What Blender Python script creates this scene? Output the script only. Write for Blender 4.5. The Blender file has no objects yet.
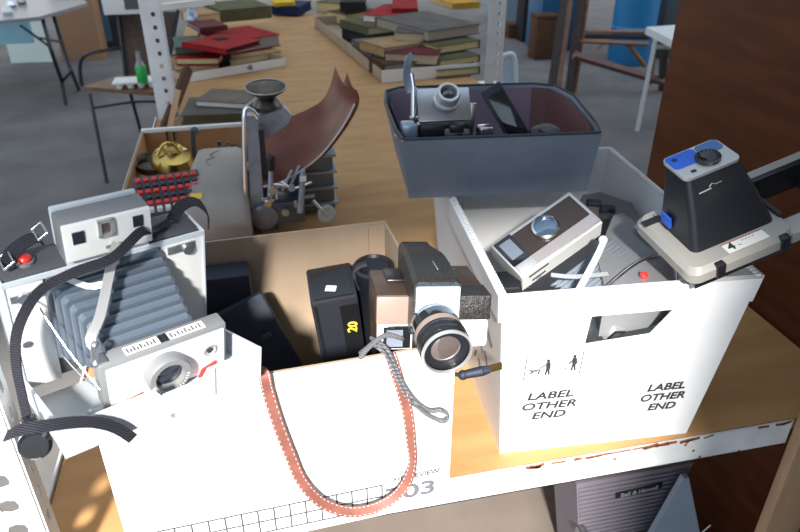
import bpy, bmesh, math, random
from mathutils import Vector, Matrix, Euler
random.seed(7)
D = math.radians
SC = bpy.context.scene
COL = SC.collection

# ------------------------------------------------------------------ camera
CAM_LOC = Vector((0, 0, 1.65)); FPX = 686.0
cam_d = bpy.data.cameras.new('camera'); cam = bpy.data.objects.new('camera', cam_d); COL.objects.link(cam)
cam_d.sensor_width = 36; cam_d.lens = FPX / 800 * 36; cam_d.clip_end = 200; cam_d.clip_start = .02
cam.location = CAM_LOC; cam.rotation_euler = (D(90 - 29.7), 0, D(-12.5))
SC.camera = cam
cam_d.dof.use_dof = True; cam_d.dof.focus_distance = .85; cam_d.dof.aperture_fstop = 9
# ------------------------------------------------------------------ world, sun, exposure
W = bpy.data.worlds.new('world'); SC.world = W; W.use_nodes = True
nt = W.node_tree; nt.nodes.clear()
o_ = nt.nodes.new('ShaderNodeOutputWorld'); b_ = nt.nodes.new('ShaderNodeBackground')
tc = nt.nodes.new('ShaderNodeTexCoord'); sp = nt.nodes.new('ShaderNodeSeparateXYZ'); rp = nt.nodes.new('ShaderNodeValToRGB'); mr = nt.nodes.new('ShaderNodeMapRange')
nt.links.new(tc.outputs['Generated'], sp.inputs[0]); nt.links.new(sp.outputs['Y'], mr.inputs['Value'])
mr.inputs['From Min'].default_value = -1; mr.inputs['From Max'].default_value = 1
nt.links.new(mr.outputs[0], rp.inputs[0]); nt.links.new(rp.outputs[0], b_.inputs[0]); nt.links.new(b_.outputs[0], o_.inputs[0])
rp.color_ramp.elements[0].color = (1.35, 1.65, 2.05, 1); rp.color_ramp.elements[1].color = (.13, .135, .15, 1)
b_.inputs[1].default_value = .9
sun_d = bpy.data.lights.new('sun', 'SUN'); sun = bpy.data.objects.new('sun', sun_d); COL.objects.link(sun)
sun_d.energy = 9.5; sun_d.angle = D(5); sun_d.color = (1, .97, .92)
sun.rotation_euler = Vector((.22, .85, -.58)).to_track_quat('-Z', 'Y').to_euler(); sun.location = (0, -4, 5)
SC.view_settings.view_transform = 'Standard'; SC.view_settings.look = 'None'
SC.view_settings.gamma = 1; SC.view_settings.use_curve_mapping = False; SC.view_settings.exposure = 0.3

# ------------------------------------------------------------------ helpers
_fw = Vector((math.sin(D(12.5)) * math.cos(D(29.7)), math.cos(D(12.5)) * math.cos(D(29.7)), -math.sin(D(29.7))))
_rt = Vector((math.cos(D(12.5)), -math.sin(D(12.5)), 0)); _up = _rt.cross(_fw)
def at(px, py, z=None, y=None, x=None):
    d = _fw + _rt * ((px - 400) / FPX) + _up * ((266 - py) / FPX)
    if z is not None: t = (z - CAM_LOC.z) / d.z
    elif y is not None: t = (y - CAM_LOC.y) / d.y
    else: t = (x - CAM_LOC.x) / d.x
    return CAM_LOC + d * t

MATS = {}
def mat(name, col, rough=.6, metal=0, var=0, vscale=20, bump=0, bscale=80, col2=None, stretch=None, trans=0, coat=0, spec=.5, wave=None):
    if name in MATS: return MATS[name]
    m = bpy.data.materials.new(name); m.use_nodes = True; n = m.node_tree; L = n.links
    p = n.nodes['Principled BSDF']
    p.inputs['Base Color'].default_value = (*col, 1); p.inputs['Roughness'].default_value = rough; p.inputs['Metallic'].default_value = metal
    p.inputs['Specular IOR Level'].default_value = spec
    if trans: p.inputs['Transmission Weight'].default_value = trans
    if coat: p.inputs['Coat Weight'].default_value = coat
    if var or col2 or bump or wave:
        t = n.nodes.new('ShaderNodeTexCoord'); mp = n.nodes.new('ShaderNodeMapping'); L.new(t.outputs['Object'], mp.inputs[0])
        if stretch: mp.inputs['Scale'].default_value = stretch
    if var or col2:
        ns = n.nodes.new('ShaderNodeTexNoise'); ns.inputs['Scale'].default_value = vscale; ns.inputs['Detail'].default_value = 6
        L.new(mp.outputs[0], ns.inputs['Vector'])
        r = n.nodes.new('ShaderNodeValToRGB'); L.new(ns.outputs['Fac'], r.inputs[0])
        c2 = col2 or tuple(c * (1 - var) for c in col)
        r.color_ramp.elements[0].position = .35; r.color_ramp.elements[1].position = .65
        r.color_ramp.elements[0].color = (*c2, 1); r.color_ramp.elements[1].color = (*col, 1)
        L.new(r.outputs[0], p.inputs['Base Color'])
    if bump:
        nb = n.nodes.new('ShaderNodeTexNoise'); nb.inputs['Scale'].default_value = bscale; nb.inputs['Detail'].default_value = 3
        L.new(mp.outputs[0], nb.inputs['Vector'])
        b = n.nodes.new('ShaderNodeBump'); b.inputs['Strength'].default_value = bump; b.inputs['Distance'].default_value = .003
        L.new(nb.outputs['Fac'], b.inputs['Height']); L.new(b.outputs[0], p.inputs['Normal'])
    if wave:   # (axis, scale, strength)
        wv = n.nodes.new('ShaderNodeTexWave'); wv.bands_direction = wave[0]; wv.inputs['Scale'].default_value = wave[1]
        L.new(mp.outputs[0], wv.inputs['Vector'])
        b = n.nodes.new('ShaderNodeBump'); b.inputs['Strength'].default_value = wave[2]; b.inputs['Distance'].default_value = .003
        L.new(wv.outputs['Fac'], b.inputs['Height']); L.new(b.outputs[0], p.inputs['Normal'])
    MATS[name] = m; return m

class MB:
    def __init__(s): s.bm = bmesh.new(); s.T = Matrix.Identity(4)
    def _x(s, vs, M=None):
        bmesh.ops.transform(s.bm, matrix=s.T @ (M or Matrix.Identity(4)), verts=vs)
    def box(s, c, d, rot=(0, 0, 0), bev=0, seg=2):
        r = bmesh.ops.create_cube(s.bm, size=1); vs = r['verts']
        bmesh.ops.scale(s.bm, vec=d, verts=vs)
        if bev:
            es = {e for v in vs for e in v.link_edges}
            q = bmesh.ops.bevel(s.bm, geom=list(es), offset=bev, segments=seg, affect='EDGES', profile=.5)
            vs = list({v for f in q['faces'] for v in f.verts} | {v for v in vs if v.is_valid})
            seen = set(vs); st = list(vs)
            while st:
                v = st.pop()
                for e in v.link_edges:
                    w = e.other_vert(v)
                    if w not in seen: seen.add(w); st.append(w)
            vs = list(seen)
        s._x(vs, Matrix.Translation(c) @ Euler([D(a) for a in rot]).to_matrix().to_4x4()); return s
    def b2(s, a, b, bev=0): # box from corners
        a = Vector(a); b = Vector(b); return s.box((a + b) / 2, [abs(k) for k in (b - a)], bev=bev)
    def cyl(s, a, b, r, r2=None, n=24, caps=True):
        a = Vector(a); b = Vector(b); d = b - a
        q = bmesh.ops.create_cone(s.bm, cap_ends=caps, segments=n, radius1=r, radius2=r if r2 is None else r2, depth=d.length)
        s._x(q['verts'], Matrix.Translation((a + b) / 2) @ d.to_track_quat('Z', 'Y').to_matrix().to_4x4()); return s
    def sph(s, c, r, sc=(1, 1, 1), n=16):
        q = bmesh.ops.create_uvsphere(s.bm, u_segments=n, v_segments=n // 2 + 2, radius=r)
        bmesh.ops.scale(s.bm, vec=sc, verts=q['verts']); s._x(q['verts'], Matrix.Translation(c)); return s
    def lathe(s, prof, a=(0, 0, 0), axis=(0, 0, 1), n=32, close=False):
        M = Matrix.Translation(a) @ Vector(axis).to_track_quat('Z', 'Y').to_matrix().to_4x4()
        rings = []
        for r, z in prof:
            rings.append([s.bm.verts.new(s.T @ (M @ Vector((r * math.cos(2 * math.pi * i / n), r * math.sin(2 * math.pi * i / n), z)))) for i in range(n)])
        for k in range(len(rings) - 1):
            for i in range(n):
                j = (i + 1) % n; s.bm.faces.new((rings[k][i], rings[k][j], rings[k + 1][j], rings[k + 1][i]))
        s.bm.faces.new(list(reversed(rings[0]))) if prof[0][0] > 1e-6 and not close else None
        s.bm.faces.new(rings[-1]) if prof[-1][0] > 1e-6 and not close else None
        if close:
            for i in range(n):
                j = (i + 1) % n; s.bm.faces.new((rings[-1][i], rings[-1][j], rings[0][j], rings[0][i]))
        return s
    def tube(s, pts, r, n=8, smooth=0, taper=None):
        pts = [Vector(p) for p in pts]
        if smooth: pts = spline(pts, smooth)
        rings = []; up = None
        for i, p in enumerate(pts):
            t = (pts[min(i + 1, len(pts) - 1)] - pts[max(i - 1, 0)]).normalized()
            if up is None: up = Vector((0, 0, 1)) if abs(t.z) < .9 else Vector((1, 0, 0))
            u = (up - t * up.dot(t)).normalized(); up = u; v = t.cross(u)
            rr = r if not taper else r + (taper - r) * i / (len(pts) - 1)
            rings.append([s.bm.verts.new(s.T @ (p + (u * math.cos(2 * math.pi * k / n) + v * math.sin(2 * math.pi * k / n)) * rr)) for k in range(n)])
        for a, b in zip(rings, rings[1:]):
            for k in range(n): s.bm.faces.new((a[k], a[(k + 1) % n], b[(k + 1) % n], b[k]))
        s.bm.faces.new(list(reversed(rings[0]))); s.bm.faces.new(rings[-1]); return s
    def loft(s, secs, closed=True, caps=True):
        rs = [[s.bm.verts.new(s.T @ Vector(p)) for p in q] for q in secs]; n = len(rs[0])
        for a, b in zip(rs, rs[1:]):
            for k in range(n if closed else n - 1): s.bm.faces.new((a[k], a[(k + 1) % n], b[(k + 1) % n], b[k]))
        if caps and closed: s.bm.faces.new(list(reversed(rs[0]))); s.bm.faces.new(rs[-1])
        return s
    def prism(s, poly, v): # polygon 3d pts, extruded by vector v
        v = Vector(v); a = [Vector(p) for p in poly]; return s.loft([a, [p + v for p in a]])
    def sheet(s, rows, t): # grid of points -> solid with thickness t
        rs = [[s.bm.verts.new(s.T @ Vector(p)) for p in q] for q in rows]; fs = []
        for a, b in zip(rs, rs[1:]):
            for k in range(len(a) - 1): fs.append(s.bm.faces.new((a[k], a[k + 1], b[k + 1], b[k])))
        bmesh.ops.solidify(s.bm, geom=fs, thickness=t); return s
    def ribbon(s, pts, w, t=.0015, nrm=(0, -1, 0), smooth=6, twist=None):
        pts = [Vector(p) for p in pts]; nr = [Vector(n) for n in nrm] if isinstance(nrm[0], (tuple, list, Vector)) else [Vector(nrm)] * len(pts)
        if smooth: pts = spline(pts, smooth); nr = spline(nr, smooth)
        secs = []
        for i, p in enumerate(pts):
            tg = (pts[min(i + 1, len(pts) - 1)] - pts[max(i - 1, 0)]).normalized()
            n = (nr[i] - tg * nr[i].dot(tg)).normalized(); sd = tg.cross(n)
            secs.append([p + sd * w / 2 + n * t / 2, p - sd * w / 2 + n * t / 2, p - sd * w / 2 - n * t / 2, p + sd * w / 2 - n * t / 2])
        return s.loft(secs)
    def build(s, name, m, parent=None, loc=None, rot=None, smooth=35):
        bm = s.bm; bmesh.ops.recalc_face_normals(bm, faces=bm.faces)
        for f in bm.faces: f.smooth = True
        for e in bm.edges:
            if len(e.link_faces) != 2 or e.calc_face_angle(0) > D(smooth): e.smooth = False
        me = bpy.data.meshes.new(name); bm.to_mesh(me); bm.free(); me.materials.append(m)
        o = bpy.data.objects.new(name, me); COL.objects.link(o)
        if parent: o.parent = parent
        if loc is not None: o.location = loc
        if rot is not None: o.rotation_euler = [D(a) for a in rot]
        return o
def spline(P, k):
    out = []; n = len(P)
    for i in range(n - 1):
        p0, p1, p2, p3 = P[max(i - 1, 0)], P[i], P[i + 1], P[min(i + 2, n - 1)]
        for j in range(k):
            t = j / k; out.append(.5 * ((2 * p1) + (p2 - p0) * t + (2 * p0 - 5 * p1 + 4 * p2 - p3) * t * t + (3 * p1 - p0 - 3 * p2 + p3) * t ** 3))
    out.append(P[-1]); return out
def tag(o, label, cat, group=None, kind=None):
    if label: o['label'] = label
    if cat: o['category'] = cat
    if group: o['group'] = group
    if kind: o['kind'] = kind
    return o
def thing(name, label, cat, loc=(0, 0, 0), rot=(0, 0, 0), group=None):
    o = bpy.data.objects.new(name, None); COL.objects.link(o); o.location = loc; o.rotation_euler = [D(a) for a in rot]; o.empty_display_size = .05
    return tag(o, label, cat, group)
def lab(o, l): o['label'] = l; return o
def copy_tree(o, parent=None):
    c = o.copy(); COL.objects.link(c)
    if parent: c.parent = parent
    for ch in list(o.children): copy_tree(ch, c)
    return c
def text(name, body, size, m, parent, loc, rot, shear=0, depth=.0004, align='CENTER', sx=1):
    cu = bpy.data.curves.new(name, 'FONT'); cu.body = body; cu.size = size; cu.shear = shear; cu.extrude = depth; cu.align_x = align; cu.align_y = 'CENTER'; cu.offset = size * .022
    t = bpy.data.objects.new(name + '_c', cu); COL.objects.link(t); bpy.context.view_layer.update()
    me = bpy.data.meshes.new_from_object(t.evaluated_get(bpy.context.evaluated_depsgraph_get()))
    bpy.data.objects.remove(t); me.materials.clear(); me.materials.append(m); me.name = name
    if sx != 1: me.transform(Matrix.Diagonal((sx, 1, 1, 1)))
    o = bpy.data.objects.new(name, me); COL.objects.link(o); o.parent = parent; o.location = loc; o.rotation_euler = [D(a) for a in rot]; return o

# ------------------------------------------------------------------ materials
concrete = mat('concrete', (.185, .172, .162), .85, spec=.2, var=.25, vscale=3, bump=.2, bscale=40)
wallm = mat('painted_block', (.35, .34, .32), .9, var=.2, vscale=3)
board = mat('particle_board', (.54, .305, .13), .6, spec=.2, col2=(.45, .245, .10), vscale=7, stretch=(1, 3, 1), bump=.08, bscale=300)
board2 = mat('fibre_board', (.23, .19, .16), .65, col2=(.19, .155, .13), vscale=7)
whitesteel = mat('white_painted_steel', (.78, .79, .78), .45, var=.12, vscale=14)
dirtysteel = mat('worn_white_steel', (.72, .73, .72), .45, var=.25, vscale=12)
rust = mat('rust', (.25, .08, .03), .9, var=.4, vscale=60)
redwood = mat('dark_stained_plywood', (.115, .036, .014), .5, spec=.2, col2=(.080, .023, .009), vscale=5, stretch=(1, 1, 6), bump=.05)
plank = mat('pale_wood', (.42, .27, .15), .6, col2=(.36, .22, .12), vscale=8, stretch=(4, 4, 1))
pegb = mat('orange_hardboard', (.50, .23, .05), .7, col2=(.32, .13, .03), vscale=90)
card = mat('cardboard', (.43, .32, .225), .85, col2=(.38, .28, .19), vscale=12)
cardw = mat('white_cardboard', (.86, .85, .83), .7, var=.03, vscale=6)
corr = mat('white_corrugated_plastic', (.82, .82, .82), .5, var=.06, vscale=5, wave=('X', 45, .05))
corrin = mat('corrugated_liner', (.66, .60, .52), .6, var=.1, vscale=6, wave=('X', 45, .2))
ink = mat('black_ink', (.03, .03, .035), .6)
inkg = mat('grey_ink', (.07, .07, .085), .6)
lgrey = mat('light_grey_plastic', (.58, .62, .66), .4, bump=.03, bscale=400)
mgrey = mat('mid_grey_plastic', (.20, .205, .21), .45, bump=.15, bscale=700)
dgrey = mat('dark_grey_plastic', (.07, .073, .08), .45, bump=.12, bscale=600)
whitep = mat('white_enamel', (.80, .80, .78), .35)
black = mat('black_plastic', (.012, .013, .017), .35)
blacks = mat('black_leatherette', (.016, .018, .026), .5, bump=.4, bscale=900)
navy = mat('dark_blue_case', (.014, .02, .036), .55, bump=.3, bscale=500)
gloss = mat('gloss_black', (.01, .011, .013), .12, coat=.5)
speck = mat('speckled_black', (.05, .047, .045), .35, col2=(.008, .008, .009), vscale=420, bump=.5, bscale=500)
chrome = mat('chrome', (.75, .76, .78), .18, 1)
steel = mat('brushed_steel', (.55, .56, .58), .35, 1)
blsteel = mat('blued_steel', (.42, .50, .62), .35, .55, var=.3, vscale=30)
satin = mat('satin_aluminium', (.62, .62, .61), .42, .7)
tarn = mat('tarnished_metal', (.20, .17, .14), .32, 1, var=.4, vscale=25)
brass = mat('brass', (.62, .42, .12), .22, 1, var=.3, vscale=20)
glassb = mat('dark_lens_glass', (.02, .025, .04), .05, 0, coat=1, spec=.9)
glass = mat('clear_lens_glass', (.34, .27, .25), .07, .75, coat=1)
bellow = mat('bellows_cloth', (.095, .12, .155), .22, spec=.8)
brown = mat('brown_vinyl', (.085, .05, .035), .4, var=.3, vscale=30)
brown2 = mat('tan_brown_plastic', (.30, .22, .18), .4)
sky = mat('pale_blue_plastic', (.55, .72, .85), .4)
blue = mat('bright_blue_plastic', (.02, .12, .62), .35)
red = mat('red_plastic', (.75, .04, .03), .35)
leather = mat('tan_leather', (.25, .09, .066), .55, var=.25, vscale=50, bump=.2, bscale=300)
rleather = mat('reddish_brown_leather', (.44, .16, .10), .28, col2=(.30, .10, .062), vscale=14, bump=.1, bscale=200)
thread = mat('white_thread', (.8, .75, .7), .8)
webb = mat('black_webbing', (.035, .034, .05), .7, wave=('DIAGONAL', 180, 1))
rope = mat('grey_braided_cord', (.24, .24, .26), .8, wave=('DIAGONAL', 160, 1))
cable = mat('black_cable', (.02, .02, .022), .5)
yellow = mat('yellow_sticker', (.85, .60, .05), .6)
beige = mat('beige_case_vinyl', (.36, .315, .275), .6, var=.15, vscale=10, bump=.1, bscale=200)
bgrey = mat('process_camera_grey', (.36, .34, .30), .38, bump=.05)
boxblue = mat('slate_card', (.22, .255, .31), .38, var=.3, vscale=6)
lilac = mat('lilac_lining', (.24, .17, .24), .6, var=.25, vscale=6)
maroon = mat('maroon_lining', (.12, .045, .045), .5)
paper = mat('paper_pages', (.62, .50, .33), .8, wave=('Z', 120, .4))
paperw = mat('white_paper', (.82, .80, .74), .8)
papery = mat('yellowed_pages', (.66, .52, .25), .8)
paperg = mat('grey_pages', (.33, .31, .27), .8)
cv = {n: mat('cover_' + n, c, .75, var=.25, vscale=15, spec=.15) for n, c in dict(red=(.36, .014, .016), maroon=(.15, .035, .035), tan=(.42, .27, .13), olive=(.13, .12, .06), grey=(.14, .125, .11), green=(.10, .15, .12), brown=(.11, .055, .03), dark=(.03, .028, .03), navy=(.02, .03, .09), orange=(.62, .33, .04), taupe=(.20, .16, .125), yellow=(.8, .5, .03)).items()}

# ------------------------------------------------------------------ setting
FZ = -.07
def struct(mb, name, m): return tag(mb.build(name, m), None, None, kind='structure')
struct(MB().b2((-9, -7, FZ - .1), (11, 14, FZ)), 'floor', concrete)
struct(MB().b2((-9, 13, FZ), (11, 13.2, 4.5)), 'wall_back', wallm)
wf = MB(); wf.b2((-9, -1.35, FZ), (-5.0, -1.2, 9)); wf.b2((.06, -1.35, FZ), (11, -1.2, 9)); wf.b2((-5.0, -1.35, 2.66), (.06, -1.2, 9))  # unseen wall added to block the sun; its opening edges bound the lit area
struct(wf, 'sun_mask_wall', wallm)

# ------------------------------------------------------------------ shelving
def slotted(mb, w, z0, z1, pitch, hw, hh, off, t=.0025, plane='x', origin=(0, 0), sgn=1):
    """flat plate with real octagonal slots; u runs along x or y"""
    bm = mb.bm; faces = []
    def P(u, z):
        return Vector((origin[0] + sgn * u, origin[1], z)) if plane == 'x' else Vector((origin[0], origin[1] + sgn * u, z))
    cache = {}
    def V(u, z):
        k = (round(u, 5), round(z, 5))
        if k not in cache: cache[k] = bm.verts.new(P(u, z))
        return cache[k]
    n = int((z1 - z0) / pitch); a0, a1 = off - hw * .8, off + hw * .8
    for i in range(n):
        b0 = z0 + i * pitch; b1 = b0 + pitch; zc = (b0 + b1) / 2
        faces.append(bm.faces.new((V(0, b0), V(a0, b0), V(a0, zc), V(a0, b1), V(0, b1))))
        faces.append(bm.faces.new((V(a1, b0), V(w, b0), V(w, b1), V(a1, b1), V(a1, zc))))
        outer = [V(a0, b0), V(off, b0), V(a1, b0), V(a1, zc), V(a1, b1), V(off, b1), V(a0, b1), V(a0, zc)]
        inn = [V(off + hw / 2 * x, zc + hh / 2 * y) for x, y in ((-.8, -.75), (0, -1), (.8, -.75), (1, 0), (.8, .75), (0, 1), (-.8, .75), (-1, 0))]
        for k in range(8): faces.append(bm.faces.new((outer[k], outer[(k + 1) % 8], inn[(k + 1) % 8], inn[k])))
    bmesh.ops.recalc_face_normals(bm, faces=faces)
    bmesh.ops.solidify(bm, geom=faces, thickness=t)
shelf = thing('shelving_unit', 'slotted white steel shelving unit with tan board shelf holding the camera boxes', 'shelf', (.3, 1.6, FZ))
def sp_(mb, name, m):
    o = mb.build(name, m, shelf); o.location = (-.3, -1.6, -FZ); return o
sp_(MB().b2((-.325, .672, .878), (.93, 2.60, .9)), 'shelf_board', board)
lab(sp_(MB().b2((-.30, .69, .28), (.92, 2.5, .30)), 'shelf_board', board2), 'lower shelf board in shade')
bm_ = MB(); bm_.b2((-.30, .667, .851), (.785, .670, .9005)); bm_.b2((-.30, .667, .851), (.785, .69, .853)); sp_(bm_, 'front_beam', dirtysteel)
sp_(MB().b2((-.332, .67, .86), (-.328, 2.5, .905)), 'side_beam', whitesteel)
ru = MB()
for i in range(26):
    x = .30 + .48 * random.random() ** .8
    ru.box((x, .6665, .8985 - random.random() * .002), (.006 + .02 * random.random(), .002, .002 + .004 * random.random()), rot=(0, random.uniform(-15, 15), 0), bev=.0007, seg=1)
for x, z in ((.60, .893), (.598, .888), (.615, .872), (.63, .856), (.70, .853), (.48, .884)): ru.sph((x, .6668, z), .0028, (1, .2, .8), 8)
tag(sp_(ru, 'rust_patches', rust), None, None, kind='stuff')
def post(x, y, w, side, off, lbl=None, hw=.014, hh=.012, pitch=.037, top=2.1, d=.05):
    mb = MB(); slotted(mb, w, FZ, top, pitch, hw, hh, off, origin=(x, y), plane='x', sgn=-side)
    slotted(mb, d, FZ, top, pitch, .008, hh, d * .5, origin=(x, y), plane='y', sgn=1)
    return sp_(mb, 'post', whitesteel)
post(-.278, .602, .11, 1, .026, hw=.021, hh=.020, pitch=.038, d=.026)
post(-.255, 2.48, .064, 1, .024, hw=.014, hh=.016, pitch=.042)
post(.952, 2.50, .066, 1, .024, hw=.013, hh=.014, pitch=.036)
rear = thing('shelving_unit', 'rear tan board shelf behind the slotted posts, holding the trays of books', 'shelf', (.3, 3.5, FZ))
o = MB().b2((-.31, 2.61, .876), (.94, 4.5, .898)).build('shelf_board', board, rear); o.location = (-.3, -3.5, -FZ)
lg = MB()
for x in (-.28, .91):
    for y in (2.68, 4.44):
        o = MB().box((x, y, (.876 + FZ) / 2), (.04, .04, .876 - FZ)).build('leg', dgrey, rear); o.location = (-.3, -3.5, -FZ)
lg.bm.free()
tag(MB().b2((0, 0, 0), (.018, .72, 2.1)).build('plywood_panel', redwood, loc=(.935, .69, FZ)), 'dark reddish brown plywood panel standing at right end of the shelf', 'panel')
tag(MB().b2((0, 0, 0), (.072, .02, 2.0), bev=.001).build('wooden_upright', plank, loc=(.788, .645, FZ)), 'pale wooden upright plank at the lower right corner beside the white beam', 'plank')
pb = thing('hardboard_sheet', 'speckled orange hardboard sheet with dark edge at the far lower right corner', 'board', (.862, .642, FZ))
MB().b2((0, 0, 0), (.006, .03, 2.0)).build('edge_strip', redwood, pb)
MB().b2((.006, .004, 0), (.06, .012, 2.0)).build('panel_face', pegb, pb)

# ------------------------------------------------------------------ under the shelf
bh = thing('speaker_case', 'grey ribbed tapering case with a dark nameplate under the front beam', 'case', (.628, .84, .305))
cx = .03
sec = lambda z, wx, y0: [(-wx + cx, y0, z), (wx + cx, y0, z), (wx + cx, y0 + .12, z), (-wx + cx, y0 + .12, z)]
case = mat('case_grey', (.16, .145, .17), .55, bump=.05)
b = MB(); b.loft([sec(0, .07, 0), sec(.33, .125, 0)]); b.build('body', case, bh)
rb = MB()
for i in range(26):
    z = .02 + i * .0118; w = .07 + .055 * z / .33
    rb.box((cx, -.002, z), (2 * w - .006, .0025, .006))
rb.build('front_ribs', case, bh)
o = MB().box((0, 0, 0), (.100, .004, .015), bev=.001).build('nameplate', black, bh, (cx + .012, -.005, .285), (0, -3, 0))
text('lettering', 'Bell & Howell', .0145, satin, o, (0, -.0025, 0), (90, 0, 0))
MB().cyl((cx - .10, -.002, .20), (cx - .10, -.02, .20), .012).build('knob', steel, bh)
pnl = thing('paint_worn_board', 'pale blue grey cracked board leaning beside the ribbed case', 'board', (.775, .80, .30), (0, 0, 0))
pbl = mat('pale_blue_paint', (.30, .36, .43), .6, var=.12, vscale=12)
MB().prism([(-.13, 0, 0), (.10, 0, 0), (-.030, .0, .345), (-.040, 0, .345)], (0, .012, 0)).build('board_face', pbl, pnl)
MB().tube([(-.03, -.001, .13), (-.01, -.001, .15), (.0, -.001, .145), (.015, -.001, .165), (.03, -.001, .16), (.055, -.001, .19)], .0012).build('crack', paperw, pnl)

# ------------------------------------------------------------------ white-fronted cardboard box
cb = thing('cardboard_box', 'open cardboard box with white front printed 703, full of dark cameras', 'box', (.2081, .6328, .9), (0, 0, 2.6))
b = MB(); w, d, h, t = .41, .3465, .266, .004
b.b2((-w, 0, .0005), (0, d, .004)); b.b2((-w, 0, 0), (0, t, h)); b.b2((-w, d - t, 0), (0, d, h)); b.b2((-w, t, 0), (-w + t, d - t, h)); b.b2((-t, t, 0), (0, d - t, h))
b.build('carton', card, cb)
fp = MB().b2((-w, -.0012, 0), (0, 0, h)).build('printed_front', cardw, cb)
gr = MB()
for z in (.056, .0355, .015): gr.b2((-.396, -.0022, z), (-.094, -.001, z + .0017))
for i in range(16): gr.b2((-.396 + i * .0201, -.0020, .015), (-.3940 + i * .0201, -.001, .0566))
gr.build('grid_print', inkg, fp)
gr = MB()
for z in (.013, .072): gr.b2((-.09, -.0020, z), (-.006, -.001, z + .0009))
for x in (-.09, -.0065): gr.b2((x, -.0018, .013), (x + .0009, -.001, .072))
gr.build('label_frame', inkg, fp)
text('number_print', '703', .034, mat('faded_ink', (.13, .13, .15), .6), fp, (-.054, -.0016, .034), (90, 0, 0), sx=1.4)
text('title_print', 'HOMEVIEW', .011, inkg, fp, (-.046, -.0016, .062), (90, 0, 0), sx=1.1)
# corner fold flap of inner liner
MB().b2((-.03, d - .012, .10), (-.004, d - .008, h - .003)).build('inner_flap', card, cb)

# ------------------------------------------------------------------ white corrugated tote
tt = thing('plastic_tote', 'large white corrugated plastic tote reading LABEL OTHER END', 'tote', (.3073, .7005, .9), (0, 0, -4.25))
w, d, h, f = .297, .436, .295, .026
bot = [Vector((0, 0, 0)), Vector((w, 0, 0)), Vector((w, d, 0)), Vector((0, d, 0))]
top = [Vector((-f, -f, h)), Vector((w + f, -f, h)), Vector((w + f, d + f, h)), Vector((-f, d + f, h))]
SGN = 1
def wallq(i, us, vs, skip=None, off=0, t=.005):
    j = (i + 1) % 4; mb = MB(); c = (bot[0] + bot[2]) / 2
    def P(u, v):
        p = bot[i].lerp(bot[j], u).lerp(top[i].lerp(top[j], u), v); return p
    nrm = (P(1, 0) - P(0, 0)).cross(P(0, 1) - P(0, 0)).normalized()
    if nrm.dot(P(.5, .5) - c - Vector((0, 0, h / 2))) < 0: nrm = -nrm
    g = [[mb.bm.verts.new(P(u, v) + nrm * off) for u in us] for v in vs]; fs = []
    if skip: # shape the hole as in the photo: lower side shorter
        g[skip[1]][skip[0]].co += Vector((-.003, 0, -.002)); g[skip[1]][skip[0] + 1].co += Vector((-.024, 0, .006))
    for a in range(len(vs) - 1):
        for k in range(len(us) - 1):
            if skip and (k, a) == skip: continue
            fs.append(mb.bm.faces.new((g[a][k], g[a][k + 1], g[a + 1][k + 1], g[a + 1][k])))
    bmesh.ops.recalc_face_normals(mb.bm, faces=fs)
    for q_ in fs: q_.normal_update()
    if fs[0].normal.dot(nrm) < 0: bmesh.ops.reverse_faces(mb.bm, faces=fs)
    bmesh.ops.solidify(mb.bm, geom=fs, thickness=SGN * t); return mb, P, nrm
mb, PF, NF = wallq(0, [0, .355, .70, 1], [0, .685, .85, 1], (1, 1)); mb.build('front_wall', corr, tt)
wallq(1, [0, 1], [0, 1])[0].build('side_wall', corr, tt); wallq(3, [0, 1], [0, 1])[0].build('side_wall', corr, tt)
wallq(2, [0, 1], [0, 1])[0].build('rear_wall', corr, tt)
MB().b2((.001, .001, .0003), (w - .001, d - .001, .006)).build('base_panel', corr, tt)
for i in range(4): # folded rim of each wall
    if i == 0:
        mb = wallq(i, [0, .2, .4, .5, .6, .8, 1], [.90, 1.0], off=.0045, t=.004)[0]
    else: mb = wallq(i, [0, 1], [.86, 1.004], off=.0045, t=.004)[0]
    mb.build('folded_rim', corr, tt)
for i in (3, 1):   # cut flute ends along the side rims
    rim = MB()
    j = (i + 1) % 4
    for k in range(70):
        p = top[i].lerp(top[j], (k + .5) / 70); q = Vector((.5 * w, p.y, h)) - p; q = q.normalized() * .007
        rim.b2(p + Vector((min(0, q.x), -.0016, -.001)), p + Vector((max(0, q.x), .0016, .0025)))
    rim.build('fluted_edge', corr, tt)
# printing on the front
fm = Matrix.Identity(4); ex = (PF(1, .5) - PF(0, .5)).normalized(); ez = (PF(.5, 1) - PF(.5, 0)).normalized()
fr = Matrix((ex, ez, ex.cross(ez))).transposed()
fe = fr.to_euler(); fed = tuple(math.degrees(a) for a in fe)
def onfront(px, py):  # pixel-measured spot -> point on the tote's front face (local)
    Mi = tt_m.inverted(); o = Mi @ CAM_LOC; dd = Mi.to_3x3() @ (at(px, py, z=0) - CAM_LOC)
    tq = (PF(0, 0) - o).dot(NF) / dd.dot(NF); return o + dd * tq + NF * .0008
tt_m = Matrix.Translation(tt.location) @ tt.rotation_euler.to_matrix().to_4x4()
for ln, px, py in (('LABEL', 550, 395), ('OTHER', 548.5, 405), ('END', 548, 414.5)):
    text('lettering', ln, .0190, ink, tt, onfront(px, py), fed, shear=.15, sx=1.32)
for ln, px, py in (('LABEL', 666, 386.5), ('OTHER', 662, 396.5), ('END', 661, 406)):
    text('lettering', ln, .0190, ink, tt, onfront(px, py), fed, shear=.15, sx=1.12)
ic = MB(); A = onfront(527, 357); ic.T = Matrix.Translation(A) @ fr.to_4x4() @ Matrix.Scale(1.3, 4)
W2, H2 = .061, .032
for a, bb in (((0, 0), (W2, 0)), ((W2, 0), (W2, -H2)), ((W2, -H2), (0, -H2)), ((0, -H2), (0, 0))): ic.tube([(*a, 0), (*bb, 0)], .0006, 4)
ic.build('pictogram_frame', inkg, tt)
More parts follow.
